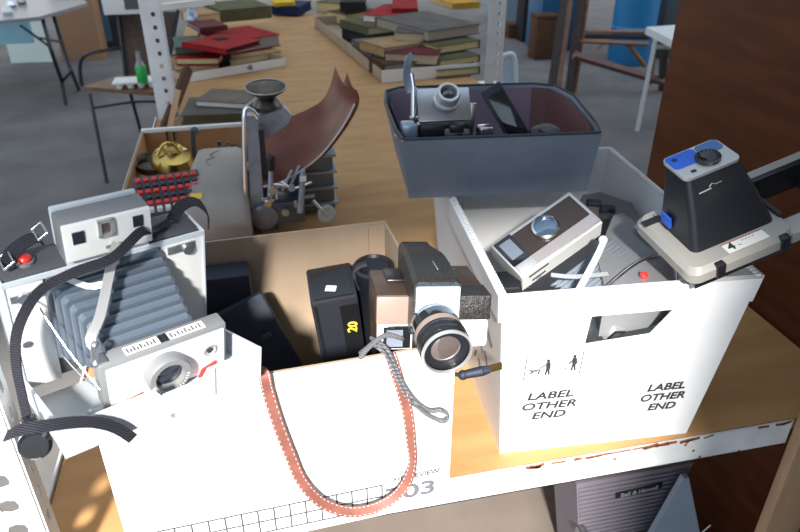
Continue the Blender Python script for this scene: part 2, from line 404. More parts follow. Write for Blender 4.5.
ic = MB(); ic.T = Matrix.Translation(A) @ fr.to_4x4() @ Matrix.Scale(1.3, 4)
def man(x, y):
    ic.sph((x, y + .0095, 0), .0022, (1, 1, .15), 8)
    ic.tube([(x, y + .007, 0), (x + .001, y - .001, 0)], .0026, 6)
    ic.tube([(x, y, 0), (x - .001, y - .010, 0)], .0011, 5); ic.tube([(x + .001, y, 0), (x + .003, y - .010, 0)], .0011, 5)
man(.024, -.017); ic.tube([(.024, -.012, 0), (.016, -.017, 0)], .0008, 5); ic.tube([(.006, -.024, 0), (.010, -.020, 0), (.016, -.019, 0), (.015, -.025, 0)], .0011, 5); ic.tube([(.004, -.019, 0), (.013, -.021, 0)], .0009, 5)
man(.052, -.014); ic.tube([(.047, -.014, 0), (.051, -.010, 0), (.056, -.013, 0)], .0012, 5); ic.tube([(.046, -.020, 0), (.042, -.022, 0)], .0007, 5); ic.tube([(.038, -.021, 0), (.034, -.021, 0)], .0005, 5)
ic.build('pictogram', ink, tt)
text('small_print', '- -- --- -   -- - ---', .006, inkg, tt, A + ex * .040 - ez * .004, fed)
sc = MB()  # oblique marks on the left side wall
for (a, bb) in (((.03, .60), (.05, .66)), ((.05, .66), (.055, .58)), ((.06, .68), (.075, .60)), ((.075, .60), (.085, .68)), ((.05, .40), (.06, .47)), ((.07, .42), (.08, .48)), ((.08, .26), (.09, .31)), ((.1, .33), (.11, .26))):
    def S(u, v): return bot[0].lerp(bot[3], u * 3).lerp(top[0].lerp(top[3], u * 3), v) + Vector((-.0008, 0, 0))
    sc.tube([S(*a), S(*bb)], .001, 5)
sc.build('side_marks', ink, tt)

# ------------------------------------------------------------------ folding instant camera on the box (left)
lc = thing('folding_camera', 'large open bellows instant camera in light grey and white resting on the box, at left', 'camera', (-.1666, .6645, 1.2011), (9.67, 2.39, 27.54), None)
b = MB(); b.box((0, .026, .052), (.199, .046, .140), bev=.006); b.build('body', dgrey, lc)
o = MB(); o.b2((-.0985, -.0015, -.016), (-.064, .004, .1165), bev=.0015); lab(o.build('face_plate', whitep, lc), 'white left face plate')
o = MB(); o.b2((.051, -.0015, -.016), (.0985, .004, .1165), bev=.0015); lab(o.build('face_plate', whitep, lc), 'white right face plate')
b = MB(); b.b2((.0975, -.003, -.018), (.1005, .045, .122), bev=.001); b.b2((-.1005, -.003, -.018), (-.0975, .045, .122), bev=.001)
b.b2((-.1, -.003, .1165), (.1, .0, .1215)); b.build('edge_trim', lgrey, lc)
for q0, q1, q2 in (((-.095, -.004, .098), (-.066, -.001, .106), (-.083, -.006, .101)), ((.058, -.004, .1035), (.088, -.001, .1125), (.08, -.007, .105))):
    b = MB(); b.b2(q0, q1); b.cyl(q2, (q2[0], -.001, q2[2]), .006); b.build('latch', steel, lc)
MB().cyl((-.09, -.004, .045), (-.09, -.001, .045), .004).build('screw', steel, lc)
b = MB(); b.cyl((-.072, .022, .1215), (-.072, .022, .1255), .0085); b.build('button_collar', mgrey, lc)
b = MB(); b.lathe([(.0065, 0), (.0065, .003), (.005, .005), (0, .0055)], (-.072, .022, .125)); b.build('shutter_button', red, lc)
# rangefinder
rfo = MB().b2((-.047, -.006, .130), (.037, .020, .174), bev=.003).build('rangefinder', mgrey, lc)
MB().b2((-.047, .020, .134), (.035, .026, .1765), bev=.002).build('rear_plate', lgrey, rfo)
MB().b2((-.0465, -.0105, .1325), (.0365, -.005, .1725), bev=.0015).build('front_plate', whitep, rfo)
MB().b2((-.039, -.0118, .152), (-.028, -.010, .165)).build('window', glassb, rfo); MB().b2((.018, -.0118, .155), (.028, -.010, .167)).build('window', glassb, rfo)
b = MB()
for x0, x1, z0, z1 in ((-.0155, -.0005, .1535, .1565), (-.0155, -.0005, .169, .172), (-.0155, -.0125, .1535, .172), (-.0035, -.0005, .1535, .172)): b.b2((x0, -.014, z0), (x1, -.010, z1))
b.build('viewfinder_frame', satin, rfo); MB().b2((-.013, -.0115, .156), (-.003, -.010, .170)).build('viewfinder_glass', glass, rfo)
MB().b2((-.010, -.0112, .138), (.012, -.0102, .1415)).build('rating_plate', mgrey, rfo)
MB().b2((-.044, -.002, .120), (.035, .024, .131)).build('hinge_block', lgrey, rfo)
rfo.location = (.004, 0, -.001)
# bellows
b = MB(); N = 8; secs = []
for i in range(N):
    for f_, k in ((0, .003), (.18, .0006), (.5, 0), (.72, .001), (.78, .005), (.84, .015), (.95, .015)):
        u = (i + f_) / N; c = .004
        x0 = -.066 + .034 * u + k; x1 = .051 + .004 * u - k; z1 = .119 - .055 * u - k; z0 = .012 + .010 * u + k; y = -.002 - .064 * u
        secs.append([(x0 + c, y, z0), (x1 - c, y, z0), (x1, y, z0 + c), (x1, y, z1 - c), (x1 - c, y, z1), (x0 + c, y, z1), (x0, y, z1 - c), (x0, y, z0 + c)])
b.loft(secs); b.build('bellows', bellow, lc, smooth=20)
# front standard with shutter
fs = MB().b2((-.049, -.0868, .0035), (.081, -.0664, .062), bev=.002).build('shutter_housing', mgrey, lc)
MB().b2((-.044, -.0892, .0045), (.0775, -.086, .0565), bev=.001).build('front_plate', whitep, fs)
for x0, x1 in ((-.022, .012), (.022, .060)):
    o = MB().b2((x0, -.083, .0618), (x1, -.072, .0628)).build('scale', paperw, fs)
    b = MB()
    for i in range(9): b.b2((x0 + .002 + i * (x1 - x0 - .004) / 9, -.0815, .0627), (x0 + .0035 + i * (x1 - x0 - .004) / 9, -.0775 if i % 2 else -.0745, .0632))
    b.build('scale_marks', inkg, fs)
b = MB(); b.b2((.013, -.083, .0618), (.0165, -.072, .063)); b.b2((.0175, -.083, .0618), (.021, -.072, .063)); b.build('scale_slider', black, fs)
lr = MB().lathe([(.0225, 0), (.0225, .012), (.021, .0145), (.0155, .0145), (.0145, .006), (.0, .0055)], (.012, -.0885, .032), (0, -1, 0), 40).build('lens_ring', mgrey, lc)
MB().lathe([(.0145, 0), (.0125, .003), (.0, .0045)], (.012, -.0945, .032), (0, -1, 0)).build('lens', glassb, lr)
b = MB()
for i in range(16):
    a = D(200 + i * 10); b.box((.012 + .0185 * math.cos(a), -.1032, .032 + .0185 * math.sin(a)), (.003, .0006, .0007), rot=(0, -math.degrees(a), 0))
b.build('ring_marks', paperw, lr)
el = MB().lathe([(.0075, 0), (.0075, .0025), (.006, .003), (.005, .0015), (0, .0012)], (.060, -.0890, .036), (0, -1, 0)).build('light_meter_eye', satin, lc)
MB().cyl((.060, -.0902, .036), (.060, -.0912, .036), .0035).build('meter_lens', glassb, el)
b = MB(); b.prism([(-.046, -.0925, .0035), (-.018, -.0925, .0035), (-.014, -.0925, .0140), (-.044, -.0925, .0105)], (0, .002, 0)); b.build('tab', red, fs)
b = MB(); b.prism([(.046, -.0925, .0035), (.066, -.0925, .0035), (.066, -.0925, .0185), (.050, -.0925, .0135)], (0, .002, 0)); b.build('tab', red, fs)
# struts
b = MB(); b.ribbon([(.004, -.012, .142), (-.012, -.03, .122), (-.034, -.058, .098), (-.0485, -.070, .086), (-.046, -.078, .078)], .009, .0018, (-.2, -.9, .45), 3); b.build('strut', satin, lc)
b = MB(); b.ribbon([(-.048, -.006, .116), (-.033, -.028, .113), (-.018, -.036, .116)], .006, .0015, (-.1, -.7, .7), 3); b.build('strut', satin, lc)
b = MB(); b.cyl((-.0485, -.077, .062), (-.0485, -.077, .082), .004, .0032, 12); b.sph((-.0475, -.079, .0845), .0042); b.box((-.046, -.077, .0625), (.013, .012, .003)); b.build('strut_pivot', steel, lc)
MB().tube([(-.075, -.003, .095), (-.064, -.045, .060), (-.050, -.082, .030)], .0007, 6, 4).build('tension_wire', chrome, lc)
MB().tube([(-.062, -.003, .020), (-.055, -.04, .016), (-.049, -.07, .022)], .0009, 6, 4).build('tension_wire', steel, lc)
# drop bed (tray)
b = MB(); X0, X1 = -.100, .0985; T_ = .0028
b.prism([(X0, 0, -.036), (X0, -.10, .004), (X0, -.119, .0085), (X0, -.119, .0115), (X0, -.10, .0070), (X0, 0, -.033)], (X1 - X0, 0, 0))
prof = [(0, -.036), (-.10, .004), (-.127, .012), (-.1285, .050), (-.126, .051), (-.06, .022), (0, -.004)]
for x in (X0, X1 - T_): b.prism([(x, y, z) for y, z in prof], (T_, 0, 0))
b.prism([(X0, -.129, .0105), (X1, -.129, .0105), (X1, -.129, .0515), (.040, -.129, .0505), (.034, -.129, .040), (-.008, -.129, .039), (-.014, -.129, .050), (X0, -.129, .0495)], (0, .003, 0))
b.build('drop_bed', lgrey, lc)
MB().b2((.046, -.1296, .012), (.047, -.1288, .049)).build('bed_seam', mgrey, lc)
MB().box((-.002, -.1293, .028), (.014, .0008, .014), rot=(0, 30, 0)).build('paper_label', paperw, lc)
b = MB(); b.cyl((-.0585, -.082, .003), (-.0485, -.082, .003), .0055, .0045, 14); b.sph((-.060, -.082, .003), .005); b.build('release_knob', satin, lc)
# straps
b = MB(); b.ribbon([(.075, .022, .128), (.050, .012, .128), (.022, -.028, .158), (-.012, -.045, .150), (-.045, -.040, .142), (-.075, -.028, .122), (-.098, -.03, .09), (-.107, -.035, .055), (-.110, -.045, .022), (-.113, -.062, -.004), (-.118, -.078, -.020)], .0095, .0016, [(0, 0, 1), (0, -.2, 1), (0, -.8, .5), (0, -.8, .5), (0, -.9, .3), (-.3, -.9, 0), (-.6, -.8, 0), (-.7, -.7, 0), (-.7, -.7, 0), (-.5, -.8, .2), (0, -.6, .8)], 6); b.build('neck_strap', webb, lc)
b = MB(); b.ribbon([(-.138, -.115, .052), (-.126, -.128, .066), (-.107, -.134, .065), (-.088, -.136, .059), (-.072, -.137, .050), (-.056, -.137, .033), (-.042, -.136, .008)], .0105, .0018, [(0, -.3, 1), (0, -.4, 1), (0, -.8, .6), (0, -.9, .4), (0, -1, .3), (0, -1, .3), (0, -1, .3)], 6); b.build('strap_end', webb, lc)
b = MB(); b.ribbon([(-.088, .02, .122), (-.080, .024, .136), (-.060, .030, .142), (-.052, .034, .134)], .013, .0016, [(0, -.5, 1), (0, -.5, 1), (0, -.3, 1), (0, -.3, 1)], 5); b.build('strap_loop', webb, lc)
b = MB(); b.ribbon([(.076, .024, .126), (.088, .026, .140), (.104, .024, .142), (.114, .018, .128), (.112, .012, .112)], .013, .0016, [(0, -.5, 1), (0, -.5, 1), (.3, -.3, 1), (1, -.3, .3), (1, -.5, 0)], 6); b.build('strap_loop', webb, lc)
b = MB()
for c in ((-.088, .018, .128), (-.052, .034, .14)): b.tube([(c[0] - .004, c[1] - .008, c[2]), (c[0] + .005, c[1] - .008, c[2] + .006), (c[0] + .005, c[1] + .010, c[2] + .008), (c[0] - .004, c[1] + .010, c[2] + .002), (c[0] - .004, c[1] - .008, c[2])], .0012, 6)
b.build('strap_buckle', steel, lc)
b = MB(); b.lathe([(.015, 0), (.015, .008), (.012, .011), (0, .011)], (-.112, -.072, -.016), (-.3, -.9, .4)); b.box((-.113, -.072, .008), (.014, .012, .018), bev=.002); b.build('strap_adjuster', gloss, lc)

# ------------------------------------------------------------------ movie camera
mv = thing('movie_camera', 'brown and black home movie camera with large lens on the box corner', 'camera', (.1912, .6696, 1.1371), (-12.1, 3.5, -5.3))
b = MB(); b.b2((-.072, .004, 0), (-.028, .110, .0675), bev=.003); b.build('left_housing', brown, mv)
b = MB(); b.b2((-.073, -.003, .032), (-.029, .006, .068), bev=.002); b.build('front_grip_panel', brown2, mv)
b = MB(); b.b2((-.0715, -.003, -.001), (-.0275, .006, .032), bev=.0015); b.build('light_window_frame', whitep, mv)
b = MB(); b.b2((-.064, -.005, .001), (-.030, -.002, .0305), bev=.001); b.build('light_window', gloss, mv)
b = MB(); b.b2((-.060, -.006, .004), (-.040, -.0045, .026)); b.build('window_glass', boxblue, mv)
b = MB(); b.b2((-.054, .055, .067), (-.032, .105, .071), bev=.002); b.build('top_switch', black, mv)
b = MB(); b.b2((.018, .004, .030), (.069, .125, .0675), bev=.003); b.build('right_housing', brown, mv)
b = MB(); b.b2((.018, -.003, .036), (.070, .040, .0685), bev=.002); b.build('speckled_panel', speck, mv)
b = MB(); b.b2((.018, -.002, -.002), (.069, .12, .036), bev=.006); b.build('sunlit_side_body', whitep, mv)  # white paints in the sunlight on the lower part of the speckled side
b = MB(); b.b2((.024, .060, .066), (.040, .125, .074), bev=.002); b.cyl((.033, .075, .073), (.033, .075, .080), .006); b.cyl((.033, .10, .073), (.033, .10, .079), .005); b.build('control_block', dgrey, mv)
# central column: hood
b = MB(); pr = lambda y, xa, xb, z0, z1, c=.005: [(xa, y, z0), (xb, y, z0), (xb, y, z1 - c), (xb - c, y, z1), (xa + c, y, z1), (xa, y, z1 - c)]
b.loft([pr(.135, -.028, .014, .03, .098), pr(.05, -.033, .020, .02, .108), pr(-.030, -.035, .022, .03, .102), pr(-.040, -.034, .021, .035, .099)]); b.build('central_hood', speck, mv)
b = MB(); b.loft([pr(.150, -.024, .010, .06, .094), pr(.133, -.029, .015, .05, .100)]); b.build('eyepiece', black, mv)
MB().box((-.002, .005, .1055), (.0012, .032, .0015)).build('hood_slot', satin, mv)
b = MB(); b.b2((-.032, -.044, .032), (.020, -.038, .094), bev=.002); b.build('front_face', sky, mv)
ax = Vector((.10, -1, -.22)).normalized(); c0 = Vector((-.010, -.035, .050))
ln = MB().lathe([(.026, 0), (.027, .010), (.0285, .012), (.0285, .026), (.027, .028), (.0265, .034), (.029, .037), (.029, .055), (.0285, .063), (.0272, .064), (.0262, .050), (.0255, .046), (0, .044)], c0, ax, 48).build('lens_barrel', gloss, mv)
MB().lathe([(.0288, .028), (.0290, .030), (.0290, .034), (.0288, .036)], c0, ax, 48, close=False).build('focus_ring', brown2, ln)
MB().lathe([(.0288, .061), (.0293, .0625), (.0285, .0650), (.0268, .0652), (.0262, .062)], c0, ax, 48, close=True).build('front_rim', satin, ln)
MB().lathe([(.0252, .052), (.022, .0555), (.012, .0585), (0, .0595)], c0, ax, 40).build('front_element', glass, ln)
b = MB(); b.lathe([(.0292, .040 + .004 * 0), (.0297, .041), (.0297, .047), (.0292, .048)], c0, ax, 48); b.lathe([(.0292, .050), (.0297, .051), (.0297, .056), (.0292, .057)], c0, ax, 48); b.build('grip_ring', black, ln)
mv.scale = (.945,) * 3; mv.location = CAM_LOC + (mv.location - CAM_LOC) * .945
# wrist cord of the movie camera
b = MB(); b.tube([(-.055, -.004, .022), (-.07, -.014, .020), (-.085, -.02, .010), (-.093, -.018, -.004), (-.082, -.022, .012), (-.064, -.022, .026), (-.045, -.016, .020), (-.040, -.006, .014)], .0026, 8, 6); b.build('grip_cord', rope, mv)
def W(px, py, y): return at(px, py, y=y)
wc = MB(); P = [W(371, 338, .64), W(380, 343, .622), W(389, 352, .610), W(396, 366, .612), W(404, 385, .613), W(416, 402, .613), W(429, 411, .613), W(441, 411, .612), W(448, 416, .612), W(444, 422, .612), W(434, 419, .614), W(420, 410, .614), W(407, 398, .614), W(398, 380, .613), W(391, 364, .612), W(383, 352, .612), W(372, 345, .625), W(360, 353, .64)]
wc.tube(P, .0022, 8, 6); tag(wc.build('wrist_cord', rope), 'grey braided cord loop hanging over the box front below the movie camera', 'cord')
# power plug
pg = thing('power_plug', 'black power cord plug with two brass prongs below the movie lens', 'plug', W(480, 372, .64))
def rel(o, mb, name, m): q = mb.build(name, m, o); q.location = -o.location; return q
rel(pg, MB().tube([W(425, 366, .66), W(440, 372, .645), W(452, 374, .64), W(464, 375, .64)], .0026, 8, 5), 'cord', cable)
pa, pb2, pc = W(463, 375, .64), W(482, 371, .638), W(489, 369.5, .638)
b = MB(); b.cyl(pa, pb2, .0055, .0065, 12); b.cyl(pb2, pc, .0065, .005, 12); b.sph(pa, .0065); rel(pg, b, 'plug_body', navy)
for dy in (-1.6, 1.6):
    a_, c_ = W(489, 369 + dy, .638), W(502, 365.5 + dy, .637)
    b = MB(); b.ribbon([a_, c_], .0055, .0014, (0, -1, .35), 0); rel(pg, b, 'prong', brass)
# leather strap hanging in front
ls = thing('leather_strap', 'tan leather strap with white stitching looping down the white box front', 'strap', (.066, .60, .93))
SP = [W(262, 373, .640), W(264, 374, .612), W(268, 392, .611), W(278, 424, .611), (*W(290, 455, .611)[:],), W(302, 482, .611), W(322, 503, .609), W(350, 512, .609), W(378, 507, .609), W(400, 492, .610), W(412, 468, .611), W(411, 440, .612), W(407, 410, .613), W(399, 382, .615), W(391, 357, .617), W(388, 354, .638)]
SP = [Vector(p) for p in SP]
NR = [(0, -.3, 1), (0, -1, .3), (0, -1, 0), (0, -1, 0), (0, -1, 0), (.2, -1, .2), (.2, -.7, .8), (0, -.6, 1), (-.2, -.6, .9), (-.5, -.8, .3), (-.9, -.5, 0), (-.5, -.9, 0), (-.2, -1, 0), (0, -1, 0), (0, -1, .3), (0, -.3, 1)]
b = MB(); b.ribbon(SP, .0130, .002, NR, 8); rel(ls, b, 'strap_band', leather)
st = MB(); pts = spline(SP, 12); nn = spline([Vector(n) for n in NR], 12)
for i in range(2, len(pts) - 2, 2):
    tg = (pts[i + 1] - pts[i - 1]).normalized(); n = (nn[i] - tg * nn[i].dot(tg)).normalized(); sd = tg.cross(n)
    for s_ in (-1, 1):
        p = pts[i] + sd * .0049 * s_ + n * .0011; st.tube([p - tg * .0014, p + tg * .0014], .0004, 4)
rel(ls, st, 'stitching', thread)

# ------------------------------------------------------------------ cameras inside the cardboard box
dk = thing('camera_case', 'plain dark blue case standing in the cardboard box behind the bellows camera', 'case', (-.085, .93, .906), (0, 0, 2))
MB().box((0, 0, .115), (.115, .05, .226), bev=.008).build('case_body', navy, dk)
MB().b2((-.058, -.026, .172), (.058, .026, .176)).build('lid_seam', black, dk)
fc = thing('camera_case', 'thin flat dark case leaning in the cardboard box beside the camera numbered 20', 'case', (.024, .850, .915), (-16, -20, 8))
MB().box((0, 0, .10), (.076, .02, .2), bev=.006).build('case_body', navy, fc)
MB().box((.012, -.0105, .135), (.016, .001, .008), bev=.0003).build('badge', dgrey, fc)
tw = thing('instant_film_camera', 'tall glossy black camera marked 20 with a white sticker, standing in the cardboard box', 'camera', (.1033, .8731, .9786), (9.8, -5.6, -2.1))
MB().box((0, .040, .030), (.070, .081, .205), bev=.004).build('body', blacks, tw)
o = MB().b2((-.029, .004, .1325), (.029, .074, .1352), bev=.001).build('top_window', gloss, tw)
MB().b2((-.031, -.0025, -.05), (-.027, .001, .125)).build('side_ridge', black, tw)
MB().b2((.006, -.0020, -.07), (.034, .001, .118)).build('front_panel', gloss, tw)
MB().box((-.002, .022, .1356), (.016, .012, .0006), rot=(0, 0, -18)).build('price_sticker', paperw, tw)
text('number_print', '20', .020, yellow, tw, (.021, -.0024, .072), (90, -82, 0), sx=1.1)
ml = thing('maroon_camera', 'dark reddish brown box camera wedged between black camera 20 and the movie camera', 'camera', (.158, .845, .93), (0, 0, -4))
MB().box((0, 0, .08), (.03, .07, .17), bev=.005).build('body', maroon, ml); MB().box((-.002, -.036, .11), (.018, .003, .03), bev=.001).build('front_window', gloss, ml)
rl = thing('dark_lens', 'round black lens behind the brown housing of the movie camera', 'lens', (.168, .925, .93), (0, 0, 0))
MB().lathe([(.030, 0), (.030, .175), (.032, .18), (.032, .20), (.027, .203), (.024, .198), (0, .197)], (0, 0, 0), (-.05, -.12, 1), 36).build('lens_barrel', black, rl)
b = MB(); b.tube([(-.034, -.03, .165), (-.04, -.028, .185), (-.034, -.026, .20), (-.02, -.028, .205)], .006, 8, 4); b.build('strap_lug', blacks, rl)

# ------------------------------------------------------------------ silver folding camera in the tote
sc_ = thing('folding_camera', 'silver folding camera with round lens tilted in the white tote, red button on grey body', 'camera', (.4205, .803, 1.1816), (-69.2, -22.9, 15.4))
sb = MB().b2((-.079, -.001, 0), (.073, .036, .070), bev=.003).build('front_standard', satin, sc_)
MB().b2((-.045, -.003, .019), (.066, .001, .063)).build('leather_front', mat('dark_leather', (.035, .022, .018), .4), sb)
MB().b2((-.076, -.0035, .019), (-.045, .001, .067), bev=.001).build('viewfinder_surround', gloss, sb)
MB().b2((-.071, -.0045, .028), (-.051, -.003, .060)).build('viewfinder_window', boxblue, sb)
MB().b2((-.075, -.004, .002), (-.046, .001, .018), bev=.001).build('step_plate', satin, sb)
MB().b2((-.046, -.0028, .002), (.070, -.0005, .018)).build('lower_band', mat('rosy_metal', (.48, .42, .40), .35, .6), sb)
MB().b2((-.078, .002, -.002), (.072, .036, .001)).build('white_underside', whitep, sb)
b = MB(); b.b2((-.066, .008, -.003), (-.03, .011, -.0015)); b.build('slot', black, sb)
b = MB(); b.b2((-.060, .024, -.003), (-.035, .0265, -.0015)); b.build('slot', black, sb)
lz = MB().lathe([(.0185, 0), (.0205, .002), (.0205, .006), (.0175, .0075), (.016, .003), (0, .003)], (.001, -.002, .041), (0, -1, 0), 40).build('lens_ring', chrome, sb)
MB().lathe([(.016, .0035), (.010, .006), (0, .0068)], (.001, -.002, .041), (0, -1, 0), 32).build('lens', mat('blue_lens', (.10, .15, .22), .08, .4, coat=1), lz)
def world_child(parent, mb, name, m):
    o = mb.build(name, m, parent); M = Matrix.LocRotScale(parent.location, parent.rotation_euler, None); o.matrix_local = M.inverted(); return o
PZ = lambda pts, z: [at(px, py, z=z) for px, py in pts]
b = MB()
A = [at(552, 285, z=1.165), at(612, 240, z=1.175), at(622, 262, z=1.12), at(565, 292, z=1.12)]
Bq = [at(590, 300, z=1.165), at(640, 262, z=1.17), at(652, 275, z=1.10), at(600, 306, z=1.10)]
N = 8; secs = []
for i in range(2 * N + 1):
    u = i / (2 * N); q = [a.lerp(bb, u) for a, bb in zip(A, Bq)]; c = sum(q, Vector()) / 4; k = .93 if i % 2 else 1.05
    secs.append([c + (p - c) * k for p in q])
b.loft(secs); world_child(sc_, b, 'bellows', mat('silver_bellows', (.22, .25, .30), .25, coat=.4))
body = MB(); body.prism(PZ([(597, 256), (613, 216), (622, 213), (648, 231), (672, 256), (677, 276), (660, 284), (606, 293)], 1.172), (0, 0, -.07)); world_child(sc_, body, 'camera_back', mgrey)
sp2 = MB(); sp2.prism(PZ([(604, 292), (622, 276), (638, 264), (654, 257), (666, 258), (674, 266), (676, 281)], 1.176), (0, 0, -.03)); world_child(sc_, sp2, 'side_panel', mat('panel_grey', (.30, .30, .31), .35, .3))
world_child(sc_, MB().tube(PZ([(602, 292), (620, 276), (636, 264), (653, 256), (667, 257), (675, 266), (677, 281)], 1.178), .0022, 8, 4), 'chrome_trim', chrome)
p = at(643.5, 276, z=1.178); world_child(sc_, MB().lathe([(.0055, 0), (.0055, .004), (.003, .0055), (0, .006)], p, (0, -.5, 1), 20), 'shutter_button', red)
b = MB(); q = PZ([(633, 229), (637, 227), (656, 243), (652, 245)], 1.178); b.prism(q, (0, 0, .004)); world_child(sc_, b, 'back_latch', chrome)
b = MB(); b.ribbon([at(604, 240, z=1.20), at(596, 258, z=1.195), at(577, 293, z=1.185)], .0085, .0025, (0, -.6, 1), 3); b.sph(at(603, 240, z=1.20), .0065); world_child(sc_, b, 'strut', whitep)
b = MB(); b.ribbon([at(551, 275, z=1.19), at(575, 277, z=1.188), at(608, 274, z=1.186)], .006, .002, (0, -.6, 1), 3); world_child(sc_, b, 'strut', satin)
bc = thing('black_camera', 'small black camera in the front left corner of the white tote', 'camera', (.345, .80, 1.03), (0, -8, -20))
MB().box((0, 0, .05), (.055, .05, .12), bev=.004).build('body', black, bc)
MB().box((.004, -.03, .03), (.05, .02, .10), bev=.003).build('front_block', dgrey, bc)
gb = thing('grey_camera', 'grey camera with dark blue eyepieces behind the silver folding camera in the tote', 'camera', at(608, 208, z=1.09))
def relc(o, mb, name, m): q = mb.build(name, m, o); q.matrix_local = Matrix.LocRotScale(o.location, o.rotation_euler, None).inverted(); return q
relc(gb, MB().prism(PZ([(576, 206), (583, 195), (600, 192), (632, 203), (641, 224), (612, 216), (600, 208)], 1.15), (0, 0, -.06)), 'body', mat('dim_grey', (.13, .125, .12), .5))
for px, py in ((594, 203), (608, 209)): relc(gb, MB().box(at(px, py, z=1.153), (.024, .018, .01), rot=(0, 0, -25), bev=.003), 'eyepiece', navy)
fcb = thing('flash_attachment', 'small silver cube with framed window seen through the handle hole of the tote', 'flash', at(611, 328, y=.703), (25, 20, 20))
MB().box((0, 0, 0), (.026, .026, .026), bev=.002).build('housing', satin, fcb); MB().box((-.002, -.0135, .002), (.022, .002, .018)).build('window_surround', gloss, fcb)
MB().box((-.002, -.0148, .002), (.015, .001, .011)).build('window_glass', glass, fcb)
gl = thing('grey_camera', 'long grey ridged camera lying at right inside the handle hole of the tote', 'camera', (.525, .775, 1.085), (0, 18, -6))
MB().box((0, 0, .012), (.10, .045, .03), bev=.003).build('body', dgrey, gl); MB().box((0, -.024, .010), (.10, .003, .008), bev=.001).build('ridge', dgrey, gl)

# ------------------------------------------------------------------ hooded process camera on the tote corner
pc = thing('hooded_camera', 'black tapering hood camera with blue and silver top on grey frame at tote corner', 'camera', (.5268, .6515, 1.2051), (8.1, -17.2, 2.1))
b = MB()
def rr(x0, x1, y0, y1, r, z, n=5):
    out = []
    for cx_, cy_, a0 in ((x1 - r, y0 + r, -90), (x1 - r, y1 - r, 0), (x0 + r, y1 - r, 90), (x0 + r, y0 + r, 180)):
        for k in range(n + 1): a = D(a0 + 90 * k / n); out.append((cx_ + r * math.cos(a), cy_ + r * math.sin(a), z))
    return out
b.loft([rr(-.004, .146, -.003, .134, .014, -.012), rr(-.004, .146, -.003, .134, .014, .002), rr(.002, .146, .004, .130, .014, .009)]); b.build('base_frame', bgrey, pc)
b = MB()   # open frame to the right of the hood
b.b2((.140, -.003, -.012), (.262, .028, .006), bev=.003); b.b2((.140, .112, -.012), (.262, .134, .006), bev=.003); b.b2((.240, .02, -.012), (.262, .12, .006), bev=.003); b.build('open_frame', bgrey, pc)
b = MB(); b.b2((.146, .104, -.030), (.245, .113, .012), bev=.001); b.b2((.146, .027, -.034), (.245, .032, .002), bev=.001); b.b2((.236, .027, -.03), (.241, .112, .008)); b.b2((.144, .03, -.03), (.150, .11, .014)); b.build('frame_lining', black, pc)
b = MB(); b.loft([rr(.006, .244, .006, .126, .01, -.030), rr(.004, .246, .003, .13, .01, -.0125)]) if 0 else b.b2((.004, .002, -.026), (.146, .124, -.012), bev=.002); b.build('under_tray', gloss, pc)
for x in (.030, .122): MB().b2((x, -.0065, -.014), (x + .012, .004, .008), bev=.001).build('clip', black, pc)
b = MB(); b.loft([rr(.018, .139, .026, .108, .010, .006), rr(.026, .124, .046, .112, .009, .055), rr(.033, .108, .068, .119, .008, .096)]); hood = b.build('hood', black, pc, smooth=60)
b = MB(); b.loft([rr(.031, .110, .066, .121, .009, .0955), rr(.031, .110, .066, .121, .009, .0995)]); b.build('top_plate', satin, hood)
b = MB(); b.loft([rr(.033, .074, .090, .119, .006, .0993), rr(.033, .074, .090, .119, .006, .1003)]); b.build('blue_panel', blue, hood)
b = MB(); b.loft([rr(.076, .108, .097, .119, .006, .0993), rr(.076, .108, .097, .119, .006, .1003)]); b.build('blue_panel', mat('slate_blue_plastic', (.07, .17, .42), .35), hood)
b = MB(); b.lathe([(.016, 0), (.016, .0035), (.013, .0045), (.009, .0022), (0, .002)], (.0775, .089, .0995), (0, 0, 1), 32)
for k in range(16): a = D(k * 22.5); b.box((.0775 + .0128 * math.cos(a), .089 + .0128 * math.sin(a), .1038), (.004, .0012, .0015), rot=(0, 0, math.degrees(a)))
b.build('eyepiece', gloss, hood)
text('marks', '88', .007, ink, hood, (.049, .0765, .0999), (0, 0, 0))
text('marks', '*', .016, ink, hood, (.043, .106, .1006), (0, 0, 0))
b = MB(); b.prism([(.06, .0475, .090), (.066, .0475, .095), (.069, .0475, .091), (.078, .0475, .093), (.074, .0475, .0895)], (0, .001, 0)); 
pf = [(.043, .052, .0775), (.052, .0545, .0815), (.058, .0558, .084), (.061, .0572, .0868), (.065, .056, .0838), (.078, .0565, .0845)]
b = MB(); b.tube([(x, y - .001, z) for x, y, z in [(.043, .0565, .0795), (.060, .0570, .0805)]], .0011, 5); b.tube([(.058, .0575, .082), (.063, .0590, .0850), (.067, .0580, .0828), (.076, .0580, .0830)], .0006, 5); b.build('silver_logo', satin, hood)
MB().b2((.0165, .078, .018), (.0195, .098, .034)).build('blue_sticker', blue, hood)
lb = MB().box((.083, .014, .0098), (.058, .017, .0012)).build('paper_label', paperw, pc)
text('written_number', '4', .017, ink, lb, (.063, .014, .0106), (0, 0, 0), sx=1.1)
b = MB(); b.tube([(.072, .013, .0106), (.076, .011, .0106)], .0005, 4)
for x in (.08, .085, .09, .095): b.tube([(x, .017, .0106), (x + .003, .0185, .0106)], .0004, 4)
b.build('written_marks', inkg, lb); MB().b2((.054, .0215, .0102), (.112, .0225, .0108)).build('red_edge', mat('red_line', (.45, .08, .12), .6), lb)
MB().box((.012, .112, .0098), (.028, .012, .0012)).build('dark_label', black, pc)

pc.scale = (.972,) * 3; pc.location = CAM_LOC + (pc.location - CAM_LOC) * .972
